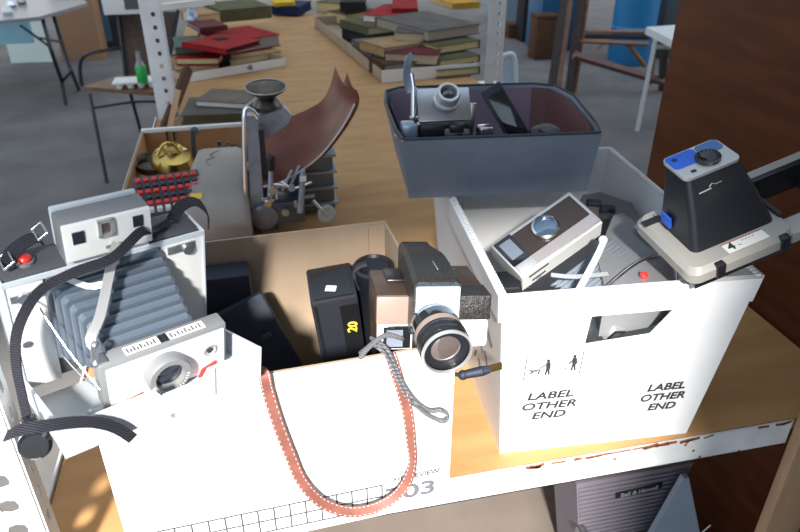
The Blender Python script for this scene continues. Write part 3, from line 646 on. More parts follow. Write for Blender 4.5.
# ------------------------------------------------------------------ slate card box with old cameras
db = thing('card_box', 'open slate blue box with lilac lining balanced on the rear of the white tote', 'box', (.3789, .9663, 1.1985), (0, 0, -6.4))
def dbsec(z, g=0, k=None):
    u = z / .10; fx = .147 + .012 * u; r = .03 + .03 * u
    front = [(-fx + g, 0 + g, z), (fx - g, 0 + g, z)]
    side = [(fx + .012 * u - g, .05 + .01 * u, z), (fx + .026 * u - g, .19 + .02 * u, z), (fx + .012 * u - g * 1.2, .235 + .045 * u, z), (fx - .03 - g * .3, .25 + .05 * u - g, z)]
    lft = [(-fx + .03 + g * .3, .25 + .05 * u - g, z), (-fx - .002 * u + g * 1.2, .235 + .04 * u, z), (-fx - .010 * u + g, .19 + .01 * u, z), (-fx - .006 * u + g, .05, z)]
    return front + side + lft
b = MB(); b.loft([dbsec(0), dbsec(.05), dbsec(.098), dbsec(.098, .0035), dbsec(.004, .0035)], caps=False)
vs = b.bm.verts; vs.ensure_lookup_table(); b.bm.faces.new([vs[i] for i in range(10)][::-1]); b.bm.faces.new([vs[40 + i] for i in range(10)]); b.build('box_shell', boxblue, db, smooth=50)
b = MB(); q = [Vector(p) for p in dbsec(.0985, .0015)]; b.tube(q + [q[0]], .0028, 6); b.build('rim', mat('rim_slate', (.03, .035, .05), .5), db)
secA = [Vector(p) for p in dbsec(.094, .0100)]; secB = [Vector(p) for p in dbsec(.006, .0100)]
b = MB(); b.loft([[secB[i] for i in (5, 6, 7, 8, 9, 0)], [secA[i] for i in (5, 6, 7, 8, 9, 0)]], closed=False); b.build('lilac_lining', lilac, db)
b = MB(); b.loft([[secB[i] for i in (1, 2, 3, 4, 5)], [secA[i] for i in (1, 2, 3, 4, 5)]], closed=False); b.build('maroon_lining', maroon, db)
b = MB()
for p in ((-.158, 0), (.158, 0)): b.box((p[0], -.001, .097), (.004, .002, .003), bev=.0007)
b.build('worn_corner', card, db)
DBM = Matrix.Translation(db.location) @ db.rotation_euler.to_matrix().to_4x4()
def in_db(x, y, z): return DBM @ Vector((x, y, z))
s1 = thing('silver_camera', 'silver camera with upturned lens and chrome lever, at left in the slate box', 'camera', in_db(-.082, .075, .006), (0, 0, -6))
MB().box((0, .012, .05), (.082, .052, .09), bev=.004).build('body', black, s1)
fr1 = MB().box((0, .002, .122), (.086, .006, .056), rot=(-38, 0, 0), bev=.0015).build('front_plate', steel, s1)
l1 = MB().lathe([(.0215, 0), (.0215, .005), (.0185, .006), (.019, .020), (.0175, .023), (.0135, .023), (.0125, .015), (0, .014)], (.003, -.004, .131), (.03, -.62, .78), 36).build('lens_mount', satin, s1)
MB().lathe([(.0128, .0155), (.008, .0190), (0, .0200)], (.003, -.004, .131), (.03, -.62, .78), 28).build('lens', glassb, l1)
MB().box((.050, .022, .075), (.010, .006, .085), rot=(0, 4, 0), bev=.001).build('side_plate', steel, s1)
b = MB(); b.cyl((-.050, .0, .10), (-.049, .005, .150), .005); b.cyl((-.049, .005, .150), (-.052, .01, .172), .0035); b.lathe([(.011, 0), (.011, .008), (.007, .012), (.007, .02), (0, .021)], (-.050, -.002, .085), (0, 0, 1), 20); b.build('lever_post', chrome, s1)
b = MB(); b.ribbon([(-.054, .008, .142), (-.060, .010, .165), (-.057, .012, .192), (-.050, .012, .200)], .012, .0018, (.3, -1, 0), 5); b.build('lever', blsteel, s1)
b = MB(); b.box((-.058, -.006, .06), (.026, .03, .075), bev=.004); b.build('advance_housing', blsteel, s1)
b = MB(); b.cyl((-.076, -.01, .077), (-.058, -.004, .080), .0045); b.sph((-.076, -.01, .077), .006); b.build('wind_key', chrome, s1)
b = MB()
for i in range(6): b.b2((-.034, -.016, .054 + i * .006), (.034, -.011, .0575 + i * .006))
b.build('bellows', blacks, s1)
s2 = thing('small_black_camera', 'small black camera with chrome corner knob in front of silver camera in slate box', 'camera', in_db(-.058, .035, .006), (0, 0, -10))
MB().box((-.008, 0, .05), (.040, .026, .085), bev=.004).build('body', dgrey, s2); MB().box((-.01, -.002, .098), (.022, .016, .014), bev=.002).build('viewfinder', black, s2)
MB().lathe([(.010, 0), (.010, .003), (.006, .004), (0, .003)], (-.006, -.013, .082), (0, -1, 0)).build('lens', glassb, s2)
s3 = thing('tiny_camera', 'tiny black camera with shiny chrome top right of the small black one', 'camera', in_db(-.022, .035, .006), (0, 0, 5))
MB().box((0, 0, .045), (.022, .024, .080), bev=.002).build('body', gloss, s3); MB().box((0, 0, .092), (.023, .022, .014), bev=.003).build('chrome_top', chrome, s3)
s4 = thing('flash_unit', 'black rectangular flash unit leaning diagonally in the slate box', 'flash', in_db(.022, .075, .075), (0, 0, 0))
MB().box((.003, .012, .032), (.036, .030, .100), rot=(-20, -33, -10), bev=.002).build('housing', navy, s4)
MB().box((.001, -.005, .034), (.028, .003, .085), rot=(-20, -33, -10), bev=.001).build('front_window', gloss, s4)
MB().box((.028, -.004, -.008), (.026, .026, .030), rot=(0, -20, 0), bev=.003).build('shoe', black, s4)
s5 = thing('black_reel_case', 'black ribbed round accessory at the right inside the slate box', 'accessory', in_db(.085, .08, .006), (0, 0, 0))
MB().lathe([(.036, 0), (.036, .055), (.032, .060), (.030, .072), (.020, .076), (0, .076)], (0, 0, 0), (.1, -.2, 1), 14).build('ribbed_body', black, s5)
MB().lathe([(.018, .076), (.018, .082), (.012, .085), (0, .085)], (0, 0, 0), (.1, -.2, 1), 20).build('cap', dgrey, s5)
s6 = thing('black_lens_cap', 'low dark gadget between the chrome topped camera and the flash in the slate box', 'accessory', in_db(.008, .035, .006), (0, 0, 20))
MB().box((0, 0, .042), (.040, .03, .076), bev=.006).build('body', black, s6); MB().cyl((0, -.015, .07), (0, -.019, .07), .006).build('dial', dgrey, s6)

# ------------------------------------------------------------------ old machine with curved panel behind the boxes
om = thing('old_machine', 'old chrome machine with large curved reddish brown panel behind the cardboard box', 'machine', (.08, 1.56, .9))
def oc(mb, name, m, p=None): q = mb.build(name, m, p or om); q.location = -om.location if not p else (0, 0, 0); return q
b = MB(); b.b2((.07, 1.60, .90), (.185, 1.80, 1.05), bev=.004); oc(b, 'ribbed_body', mat('machine_grey', (.15, .165, .17), .4, .3))
for i in range(4): oc(MB().b2((.062, 1.585, .925 + i * .042), (.192, 1.80, .930 + i * .042), bev=.001), 'rib_plate', mat('rib_metal', (.32, .36, .38), .3, .6))
PY = lambda y, *p: [at(px, py, y=y) for px, py in p]
b = MB(); b.prism(PY(1.5, (246, 116), (251, 208), (264, 208), (260, 150), (257, 116)), (0, .03, 0)); oc(b, 'side_plate', blsteel)
oc(MB().tube(PY(1.496, (246, 208), (244, 118), (251, 110), (258, 118)), .005, 8, 4), 'side_rail', chrome)
b = MB(); b.prism(PY(1.56, (257, 118), (285, 108), (292, 116), (288, 124), (264, 140)), (0, .03, 0)); oc(b, 'top_bracket', blsteel)
b = MB(); b.b2(at(255, 205, y=1.53), at(262, 120, y=1.60)); oc(b, 'rear_frame', dgrey)
# curved sheets
def curve_sheet(fr, bk, n=7, off=Vector((0, 0, 0))):
    F_ = spline([at(px, py, y=y) + off for px, py, y in fr], 6); B_ = spline([at(px, py, y=y) + off for px, py, y in bk], 6)
    return [[a.lerp(c, k / n) + Vector((0, 0, -.012 * math.sin(math.pi * k / n))) for k in range(n + 1)] for a, c in zip(F_, B_)]
fr_ = [(252, 178, 1.50), (272, 187, 1.50), (296, 174, 1.50), (320, 156, 1.49), (342, 128, 1.49), (355, 104, 1.49), (351, 90, 1.50)]
bk_ = [(257, 148, 1.66), (266, 130, 1.68), (286, 119, 1.70), (308, 109, 1.72), (322, 100, 1.72), (330, 86, 1.72), (335, 66, 1.72)]
oc(MB().sheet(curve_sheet(fr_, bk_), .004), 'curved_panel', rleather)
fr2 = [(296, 176, 1.505), (321, 159, 1.495), (345, 130, 1.495), (359, 104, 1.495), (357, 90, 1.50)]
bk2 = [(310, 112, 1.73), (324, 103, 1.73), (336, 94, 1.73), (343, 84, 1.73), (347, 72, 1.73)]
oc(MB().sheet(curve_sheet(fr2, bk2), .005), 'outer_panel', rleather)
oc(MB().tube([at(px, py, y=y - .004) for px, py, y in fr_[1:-1]], .0022, 6, 5), 'panel_edge', satin)
b = MB(); b.cyl((.004, 1.50, .955), (.012, 1.62, .975), .030, .034, 28); b.lathe([(.031, 0), (.033, .004), (.033, .012), (.026, .016), (0, .014)], (.004, 1.50, .952), (-.06, -1, -.15), 28); oc(b, 'drum', mat('drum_grey', (.22, .24, .30), .3, .5))
b = MB(); b.cyl(at(270, 196, y=1.48), at(271, 167, y=1.48), .0065, .005, 12); oc(b, 'lever_arm', blsteel)
b = MB(); b.cyl(at(271, 170, y=1.48), at(271, 158, y=1.478), .008, .0085, 14); b.sph(at(271, 158, y=1.478), .0085); oc(b, 'lever_knob', black)
b = MB(); b.cyl(at(300, 212, y=1.48), at(303, 170, y=1.48), .008, .006, 12); oc(b, 'rear_lever', blsteel)
oc(MB().box(at(303, 179, y=1.472), (.015, .004, .012)), 'white_tag', paperw)
rnd = random.Random(3)
b = MB(); b.b2((.015, 1.49, .93), (.10, 1.58, .985), bev=.004); oc(b, 'mechanism_block', mat('mechanism_dark', (.11, .13, .17), .35, .6))
for i in range(16):
    x = .012 + rnd.random() * .10; z = .955 + rnd.random() * .075; y = 1.475 + rnd.random() * .03
    if i % 3 == 0: b = MB().cyl((x, y, z), (x + rnd.uniform(-.03, .03), y + .01, z + rnd.uniform(.01, .05)), .0035, n=8)
    elif i % 3 == 1: b = MB().cyl((x, y, z), (x, y - .012, z), rnd.uniform(.005, .010), n=14)
    else: b = MB().box((x, y, z), (.028, .006, .008), rot=(0, rnd.uniform(-40, 40), 0), bev=.001)
    oc(b, 'linkage', rnd.choice([steel, blsteel, chrome, dgrey]))
b = MB(); b.tube([(.01, 1.485, 1.03), (.04, 1.48, 1.035), (.08, 1.485, 1.02), (.12, 1.49, 1.03)], .003, 6, 4); oc(b, 'cross_rod', chrome)
c = at(326, 213, y=1.50); b = MB(); b.lathe([(.020, 0), (.022, .004), (.022, .010), (.016, .014), (.006, .012), (0, .014)], c, (.1, -1, .2), 28); oc(b, 'wheel', mat('bone_plastic', (.38, .40, .38), .4))
b = MB(); b.cyl(c + Vector((0, -.012, .0)), c + Vector((-.03, -.01, .04)), .004, n=8); oc(b, 'wheel_arm', steel)
for x in (.08, .175): oc(MB().cyl((x, 1.61, .9), (x, 1.61, .93), .008, n=12), 'foot', black)
for x in (-.012, .03): oc(MB().b2((x - .006, 1.52, .9), (x + .006, 1.56, .96)), 'foot', dgrey)
# bowl on top
bw = thing('metal_bowl', 'round tarnished metal bowl with flared rim on top of the old machine', 'bowl', at(268, 111, y=1.60))
MB().lathe([(.018, 0), (.030, .006), (.033, .018), (.026, .030), (.020, .034), (.028, .042), (.043, .052), (.047, .058), (.043, .056), (.026, .044), (.0, .039)], (0, 0, 0), (0, -.12, 1), 40).build('bowl_body', tarn, bw)
MB().lathe([(.046, .0565), (.0485, .058), (.0485, .060), (.045, .0595)], (0, 0, 0), (0, -.12, 1), 40, close=True).build('rim', steel, bw)

# ------------------------------------------------------------------ beige case
bg = thing('typewriter_case', 'rounded beige carrying case with a yellow price sticker left of the old machine', 'case', (-.098, 1.44, .9065), (0, 0, -1.5))
secs = []
for y, zt, w2 in ((0, .065, .068), (.02, .10, .071), (.10, .120, .072), (.22, .128, .070), (.32, .128, .062), (.35, .10, .058)):
    secs.append([(-w2, y, 0), (w2, y, 0), (w2, y, zt - .02), (w2 - .008, y, zt - .004), (w2 - .022, y, zt), (-w2 + .022, y, zt), (-w2 + .008, y, zt - .004), (-w2, y, zt - .02)])
MB().loft(secs).build('case_shell', beige, bg, smooth=50)
MB().b2((-.0725, -.002, .018), (.0725, .22, .022)).build('lid_seam', dgrey, bg)
MB().b2((.060, .17, .075), (.075, .22, .115), bev=.002).build('latch', black, bg)
st_ = MB().box((-.045, .055, .1105), (.026, .020, .001), rot=(14, 0, 4)).build('price_sticker', yellow, bg)
b = MB(); b.tube([(-.02, .20, .1275), (-.03, .23, .1285), (-.01, .25, .1285), (-.022, .27, .1285), (.0, .30, .1285)], .0008, 5, 4); b.build('scratch_marks', dgrey, bg)

# ------------------------------------------------------------------ tray of odds and ends at left rear
tr = thing('cardboard_tray', 'low tan tray with white rim holding brass bowl and key machine behind the bellows camera', 'tray', (-.10, 1.75, .901))
b = MB(); b.b2((-.215, -.36, 0), (.078, .30, .004)); b.b2((-.215, .294, .004), (.078, .30, .098)); b.b2((-.215, -.36, .004), (-.211, .294, .098)); b.b2((-.211, -.36, .004), (-.08, -.355, .06)); b.build('tray_walls', mat('tan_tray', (.48, .25, .11), .7, var=.12), tr)
MB().b2((-.218, .290, .095), (.080, .304, .106), bev=.001).build('white_rim', paperw, tr); MB().b2((-.219, -.36, .0), (-.2155, .29, .100)).build('pale_outer_side', mat('pale_card', (.45, .41, .37), .7), tr)
bb_ = thing('brass_bowl', 'shiny round brass pot with handle in the cardboard tray', 'bowl', at(173, 168, z=.965))
MB().lathe([(.018, -.02), (.038, -.012), (.054, .008), (.057, .022), (.048, .042), (.026, .052), (.022, .056), (.028, .064), (.026, .064), (.018, .056), (0, .054)], (0, 0, 0), (.12, -.25, 1), 40).build('bowl_body', brass, bb_)
b = MB(); b.tube([(-.03, -.03, .05), (-.01, -.03, .078), (.012, -.03, .078), (.03, -.03, .05)], .004, 8, 4); b.build('handle', brass, bb_)
kb = thing('dark_bowl', 'dark tarnished bowl at the left end of the cardboard tray', 'bowl', at(150, 172, z=.955))
MB().lathe([(.012, 0), (.036, .010), (.044, .032), (.045, .034), (.041, .031), (.030, .012), (0, .008)], (0, 0, 0), (.2, -.2, 1), 32).build('bowl_body', tarn, kb)
km = thing('key_machine', 'old office machine with slanting rows of red, dark and white keys', 'adding machine', (-.202, 1.525, .962), (0, 0, 9))
b = MB(); b.prism([(-.075, -.055, -.055), (-.075, .075, -.055), (-.075, .075, .075), (-.075, -.055, .035)], (.15, 0, 0)); b.build('body', dgrey, km)
keyp = {n: MB().box((0, 0, .006), (.0125, .0125, .012), bev=.0025).build('key', m, km) for n, m in (('r', red), ('d', mat('key_dark', (.035, .04, .06), .3)), ('w', mat('key_white', (.72, .70, .68), .35)))}
used = set()
for r_ in range(6):
    for c_ in range(8):
        n = 'rdrdrw'[5 - r_] if r_ < 6 else 'd'
        n = ['w', 'r', 'd', 'r', 'd', 'r'][r_]
        if n in used: k = keyp[n].copy(); COL.objects.link(k); k.parent = km
        else: k = keyp[n]; used.add(n)
        k.location = (-.062 + c_ * .0177, -.046 + r_ * .0200, .036 + (r_ * .0200) * .31); k.rotation_euler = (D(17), 0, 0)
wb = thing('small_white_box', 'small white box left of the dark block in the cardboard tray', 'box', at(155, 190, z=.975)); MB().box((0, 0, .0), (.04, .03, .05), rot=(0, 0, 12), bev=.002).build('carton', paperw, wb)
MB().box((0, 0, .0255), (.03, .02, .001), rot=(0, 0, 12)).build('lid_print', lgrey, wb)
tag(MB().box((0, 0, 0), (.065, .035, .035), rot=(0, 0, 15), bev=.004).build('dark_block', blacks, loc=at(175, 181, z=.985)), 'small dark block on the back of the key machine below the brass bowl', 'case')
tag(MB().tube([(0, 0, -.08), (0, .002, 0), (.004, 0, .05), (.012, -.01, .062), (.02, -.016, .05)], .007, 8, 5, ).build('iron_hook', dgrey, loc=at(194, 150, z=.99)), 'tall dark iron hook leaning on the white rim of the cardboard tray', 'hook')
tb = thing('teal_bottle', 'tiny teal green bottle near the rear rim of the cardboard tray', 'bottle', at(222, 163, z=.935))
MB().lathe([(.012, 0), (.013, .004), (.013, .035), (.005, .045), (.005, .055)], (0, 0, 0), n=20).build('bottle_body', mat('teal_glass', (.05, .25, .22), .15), tb)
MB().cyl((0, 0, .054), (0, 0, .066), .006, n=12).build('stopper', brown, tb)
for (px, py, l) in ((232, 150, 'curly dark wire ornament beside the teal bottle'), (240, 160, 'lower curly wire ornament between teal bottle and old machine')):
    b = MB(); b.tube([(0, 0, -.05), (0, 0, 0), (.012, 0, .018), (.022, 0, .004), (.012, 0, -.008), (.004, 0, .004), (-.008, 0, .022), (-.016, 0, .012)], .0028, 6, 5); tag(b.build('wire_ornament', tarn, loc=at(px, py, z=1.0)), l, 'ornament')
for px, l in ((167, 'left of two small dark pegs hooked over the tray rim'), (174, 'right of two small dark pegs hooked over the tray rim')):
    tag(MB().tube([(0, .008, -.03), (0, .008, .004), (0, -.010, .006), (0, -.012, -.02)], .003, 6).build('peg', black, loc=at(px, 133, y=2.045)), l, 'peg')

# ------------------------------------------------------------------ old albums behind the tray
al = lambda name, l, loc, dims, rz, cov, pg, parts=True: None
def book(pL, pR, z, depth, th, cov, pg, label, spine='back', group=None, tilt=0, name='book', open_=0):
    """pL, pR: front lower corners seen in the photo, z their height"""
    A = at(*pL, z=z); Bq = at(*pR, z=z); w = (Bq - A).length; ang = math.degrees(math.atan2((Bq - A).y, (Bq - A).x))
    o = thing(name, label, 'book', (A + Bq) / 2 + Vector((0, 0, .0008)), (tilt, 0, ang), group)
    b = MB(); t = .0035
    b.b2((-w / 2, 0, 0), (w / 2, depth, t)); b.b2((-w / 2, 0, th - t), (w / 2, depth, th))
    if spine == 'back': b.b2((-w / 2, depth - t, 0), (w / 2, depth, th))
    if spine == 'left': b.b2((-w / 2, 0, 0), (-w / 2 + t, depth, th))
    if spine == 'right': b.b2((w / 2 - t, 0, 0), (w / 2, depth, th))
    if spine == 'front': b.b2((-w / 2, 0, 0), (w / 2, t, th))
    b.build('cover', cov, o)
    MB().b2((-w / 2 + .006, .005, t), (w / 2 - .006, depth - .006, th - t)).build('pages', pg, o)
    return o
G1 = 'old books behind the cardboard tray'
book((182, 134), (262, 130), .9, .22, .03, cv['taupe'], paperg, 'large dark grey album lying lowest in the stack behind the cardboard tray', 'back', G1)
book((182, 124), (258, 121), .931, .21, .028, cv['grey'], cv['olive'], 'dark grey green album in the middle of the stack behind the tray', 'back', G1)
book((195, 107), (246, 110), .96, .15, .022, cv['taupe'], paperw, 'smaller brown book with white pages topmost in stack behind the tray', 'back', G1)
wt = thing('wooden_stick', 'thin pale flat wooden stick leaning against the left rear steel post', 'stick', at(170, 127, z=.93)); b = MB(); p0 = at(170, 127, z=.93) * 0; q1 = at(178, 90, y=2.30) - at(170, 127, z=.93); b.ribbon([p0, q1], .018, .008, (0, -1, .2), 0); b.build('stick_body', mat('pale_slat', (.60, .40, .24), .6), wt)
br = thing('brown_board', 'dark brown worn board standing on edge left of the stacked albums', 'board', at(152, 140, z=.9) * 1); b = MB()
q = [at(158, 130, z=.93), at(168, 128, z=.905), at(190, 72, z=.96), at(184, 64, z=1.0)]; q = [p - br.location for p in q]; b.prism(q, (.012, 0, 0)); b.build('board_body', cv['brown'], br)

# ------------------------------------------------------------------ book trays at the back
def tray(name, label, pL, pR, z, depth, h, rot=None, mrim=paperw):
    A = at(*pL, z=z); Bq = at(*pR, z=z); w = (Bq - A).length; ang = math.degrees(math.atan2((Bq - A).y, (Bq - A).x)) if rot is None else rot
    o = thing(name, label, 'tray', A, (0, 0, ang))
    MB().b2((0, 0, 0), (w, .004, h)).build('white_front', mrim, o)
    b = MB(); b.b2((0, .004, 0), (w, depth, .003)); b.b2((0, .004, 0), (.004, depth, h)); b.b2((w - .004, .004, 0), (w, depth, h)); b.b2((0, depth - .004, 0), (w, depth, h)); b.build('tray_walls', card, o); return o, w
t1, w1 = tray('book_tray', 'shallow cardboard tray with white front and small black marks, holding red and tan books', (182, 83.5), (286, 66), .90, .38, .036)
text('printed_marks', '•III', .030, inkg, t1, (.31, -.0006, .018), (90, 0, 0), sx=.8)
t2, w2 = tray('book_tray', 'wide cardboard tray with cream front right of centre, heaped with old books', (382, 83), (482, 78), .90, 1.3, .05, rot=6)
G2 = 'books in the left rear tray'; G3 = 'books in the right rear tray'
book((231, 67), (282, 57), .905, .28, .03, cv['tan'], papery, 'tan book with yellow page edge lowest at right of the left tray', 'back', G2)
book((230, 55), (281, 46), .94, .28, .055, cv['red'], paperg, 'thick red book with grey pages on top of the tan book in left tray', 'back', G2)
book((176, 77), (220, 73), .905, .26, .03, cv['tan'], paper, 'tan book lying lowest at left of the left tray', 'back', G2)
book((176, 65), (219, 65), .94, .26, .028, cv['red'], papery, 'book with red cover and tan pages second from bottom at left tray', 'back', G2)
book((176, 55), (205, 53), .97, .24, .03, cv['green'], paperg, 'grey green book under the open red book in left tray', 'front', G2)
o = book((182, 48), (226, 55), 1.0, .22, .022, cv['red'], cv['dark'], 'bright red book lying askew on top of the left tray books', 'front', G2)
o = book((200, 33), (228, 30), 1.02, .2, .02, cv['maroon'], paperg, 'small dark maroon book behind the askew red book', 'front', G2)
o = book((222, 68), (232, 66), .905, .06, .12, cv['dark'], cv['dark'], 'narrow black book standing between the two stacks of the left tray', 'front', G2)
o = book((199, 26), (222, 23), .99, .2, .05, cv['tan'], papery, 'cream paged book behind the red books in left tray', 'back', G2)
o = book((221, 23), (272, 18), .98, .3, .06, cv['olive'], cv['olive'], 'olive green book behind the thick red book', 'front', G2)
o = book((272, 15), (300, 16), .905, .25, .05, cv['navy'], cv['navy'], 'dark navy book under the yellow book at back of left tray', 'front', G2)
o = book((275, 7), (296, 6), .956, .2, .02, cv['yellow'], cv['yellow'], 'bright yellow book on the navy book at the far back', 'front', G2)
vs_ = thing('patterned_jar', 'small blue and white patterned jar standing on the left tray books', 'jar', at(193, 26, z=1.0))
MB().lathe([(.022, 0), (.03, .02), (.03, .05), (.018, .07), (.018, .085), (.022, .09)], (0, 0, 0), n=24).build('jar_body', mat('blue_white_glaze', (.75, .8, .85), .2, col2=(.08, .15, .4), vscale=45), vs_)
# right tray
book((386, 76), (437, 73), .905, .3, .04, cv['red'], mat('pink_pages', (.34, .20, .17), .8), 'red covered book lowest at the left of the right tray', 'back', G3)
book((384, 64), (438, 66), .95, .32, .045, cv['maroon'], paper, 'thick maroon book with tan pages on the red covered book', 'back', G3)
book((393, 43), (425, 44), 1.0, .25, .045, cv['grey'], paper, 'dark grey book topmost of the stack above the maroon book', 'back', G3)
book((437, 78), (480, 74), .905, .3, .03, cv['green'], papery, 'olive green book lowest at the right of the right tray', 'right', G3)
book((440, 68), (480, 62), .94, .3, .03, cv['olive'], papery, 'olive book second from bottom beside the right steel post', 'right', G3)
book((436, 55), (480, 48), .975, .3, .035, cv['olive'], papery, 'olive book third from bottom beside the right steel post', 'right', G3)
book((428, 42), (480, 34), 1.015, .42, .045, cv['grey'], mat('grey_tan_pages', (.36, .29, .21), .8), 'large grey brown book topmost beside the right steel post', 'back', G3)
book((452, 10), (480, 8), 1.0, .3, .03, cv['orange'], papery, 'orange book lying behind the large grey brown book', 'front', G3)
book((362, 22), (394, 24), 1.0, .35, .035, cv['red'], paperw, 'red book with white pages at the back of the right tray', 'back', G3)
book((392, 16), (418, 16), 1.02, .35, .035, cv['red'], cv['red'], 'plain red book beside the white paged red book at back', 'front', G3)
book((369, 72), (384, 80), .905, .22, .06, cv['brown'], paperg, 'brown book along the left edge nearest the tray front', 'front', G3)
book((352, 52), (372, 66), .905, .22, .06, cv['taupe'], paperg, 'taupe book second along the left edge of the right tray', 'front', G3)
book((342, 38), (360, 48), .905, .25, .05, cv['dark'], paperg, 'blackish book third along the left edge of the right tray', 'front', G3)
book((360, 50), (384, 58), .97, .2, .04, cv['tan'], paper, 'tan book lying on the brown books at left of right tray', 'front', G3)
book((340, 28), (368, 36), .96, .2, .04, cv['olive'], paper, 'olive grey book on the left rear pile of the right tray', 'front', G3)
book((326, 22), (346, 26), .905, .25, .06, cv['brown'], papery, 'brown book at the far left rear of the right tray', 'back', G3)
book((316, 12), (340, 14), .905, .25, .06, cv['olive'], papery, 'olive yellow paged book farthest back left of the right tray', 'back', G3)
book((340, 12), (366, 12), .99, .25, .05, cv['dark'], paper, 'dark book at the back behind the olive grey book', 'front', G3)

# ------------------------------------------------------------------ room background, left
F0 = FZ
ft = thing('folding_table', 'grey topped folding table with white edge and black tube legs at upper left', 'table', at(66, 105, z=FZ))
def fl(mb, name, m, p=ft): q = mb.build(name, m, p); q.location = -p.location; return q
tp = [at(-60, 34, z=.67), at(50, 28, z=.67), at(88, 10, z=.67), at(60, -12, z=.67), at(-60, -10, z=.67)]
fl(MB().prism([at(-60, 30, z=.655), at(40, 20, z=.655), at(88, 6, z=.655), at(74, -6, z=.655), at(-60, -4, z=.655)], (0, 0, .025)), 'table_top', mat('table_grey', (.26, .27, .28), .3))
a1, a2 = at(-60, 24, z=.665), at(40, 14.5, z=.665); fl(MB().prism([a1, a2, a2 + Vector((0, -.01, -.045)), a1 + Vector((0, -.01, -.045))], (0, -.01, 0)), 'white_edge', paperw)
blk = mat('black_tube', (.015, .015, .018), .4)
A1, A2, B1, B2_ = at(43, 20, z=.64), at(60, 84, y=6.0), at(53, 14, z=.64), at(79, 90, z=FZ)
J = at(62, 82, z=.12); K = at(75, 68, z=.14)
fl(MB().tube([A1, at(51, 50, y=6.0), J, at(66, 105, z=FZ)], .016, 8), 'leg', blk); fl(MB().tube([B1, at(70, 68, y=6.25), B2_], .016, 8), 'leg', blk)
fl(MB().tube([J, at(72, 70, y=6.15)], .012, 8), 'cross_brace', blk)
fl(MB().tube([at(20, 25, y=6.0), at(50, 47, y=6.0)], .010, 8), 'diagonal_brace', blk); fl(MB().tube([at(40, 38, y=6.0), at(62, 42, y=6.2)], .009, 8), 'diagonal_brace', blk)
for k, (px, py, m_, l) in enumerate(((8, 14, paperw, 'small white thing nearest the edge of the folding table'), (22, 4, glass, 'small glassy thing far left on the folding table'), (12, 7, chrome, 'shiny metal piece between white and glassy things on the folding table'))):
    tag(MB().lathe([(.03, 0), (.045, .02), (.03, .05), (.015, .06)], (0, 0, 0), n=16).build('trinket', m_, loc=at(px, py, z=.681)), l, 'trinket')
tag(MB().prism([(-.01, 0, 0), (.40, 0, 0), (.40, 0, .46), (-.01, 0, .46)], (0, .03, 0)).build('pale_green_panel', mat('pale_green', (.85, .92, .82), .5, var=.1, vscale=2), loc=at(38, 62, z=FZ) + Vector((-.25, 0, .001)), rot=(0, 0, -4)), 'pale green white panel standing on the floor under the folding table', 'panel')
tag(MB().b2((0, 0, 0), (.42, .25, 1.0), bev=.005).build('tan_board_box', mat('tan_wood', (.42, .20, .08), .6, col2=(.34, .19, .12), vscale=4), loc=at(67, 62, z=FZ) + Vector((-.05, .05, 0)), rot=(0, 0, -4)), 'tall tan wooden board behind the folding table legs', 'board')
tag(MB().b2((0, 0, 0), (.5, .05, .25), bev=.005).build('blue_plastic_strip', mat('aqua_plastic', (.40, .75, .85), .5), loc=at(-30, 46, y=6.6) + Vector((0, 0, 0))), 'light blue strip just under the white table edge', 'strip')
db2 = thing('dark_cabinet', 'dark cabinet with a bluish door behind the brown chair', 'cabinet', at(93, 55, z=FZ) + Vector((.0, .2, 0)))
MB().b2((0, 0, 0), (.5, .4, 1.2)).build('cabinet_body', mat('near_black', (.02, .018, .02), .6), db2); MB().b2((.10, -.01, .1), (.20, 0, 1.2)).build('blue_door', mat('dim_blue', (.06, .13, .19), .5), db2)
MB().cyl((.22, -.02, .6), (.22, -.02, .75), .01, n=8).build('handle', blk, db2)
# chair
ch = thing('folding_chair', 'brown chair with woven back and black metal frame at left', 'chair', at(107, 183, z=FZ))
fl(MB().prism([at(84, 90, z=.42), at(150, 96, z=.42), at(172, 92, z=.42), at(165, 76, z=.42), at(118, 78, z=.42)], (0, 0, .022)), 'seat', mat('brown_seat', (.20, .10, .045), .5, var=.3, vscale=9), ch)
for pts in (((90, 94, .42), (95, 120, None), (107, 183, FZ)), ((130, 92, .42), (138, 118, None), (148, 158, FZ)), ((160, 94, .42), (166, 120, None), (172, 150, FZ))):
    a = at(pts[0][0], pts[0][1], z=.42); c = at(pts[2][0], pts[2][1], z=FZ); fl(MB().tube([a, c], .011, 8), 'leg', blk, ch)
fl(MB().tube([at(93, 108, y=4.35), at(134, 102, y=4.6), at(165, 102, y=4.6)], .008, 8, 4), 'seat_brace', blk, ch)
fl(MB().tube([at(82, 86, y=4.6), at(80, 66, y=4.6), at(88, 54, y=4.6), at(120, 48, y=5.0)], .012, 8, 4), 'arm', blk, ch)
wv = mat('woven_brown', (.13, .085, .06), .8, var=.4, vscale=60, wave=('X', 60, .8))
fl(MB().prism([at(124, 76, y=5.1), at(166, 74, y=5.1), at(176, 12, y=5.25), at(118, 12, y=5.25)], (0, .03, 0)), 'woven_back', wv, ch)
fl(MB().tube([at(126, 78, y=5.08), at(118, 10, y=5.23)], .014, 8), 'back_rail', blk, ch); fl(MB().tube([at(166, 76, y=5.08), at(178, 10, y=5.23)], .014, 8), 'back_rail', blk, ch)
ec = thing('egg_carton', 'white moulded carton tray with cups on the brown chair seat', 'carton', at(137, 86, z=.444))
b = MB(); b.b2((-.14, -.07, .03), (.14, .08, .045), bev=.005); 
for i in range(4):
    for j in range(2): b.lathe([(.02, 0), (.028, .035)], (-.1 + i * .067, -.035 + j * .07, 0), n=12)
b.build('carton_tray', paperw, ec)
gbt = thing('green_bottle', 'clear bottle with green liquid standing in the white carton on the chair', 'bottle', at(143, 82, z=.492))
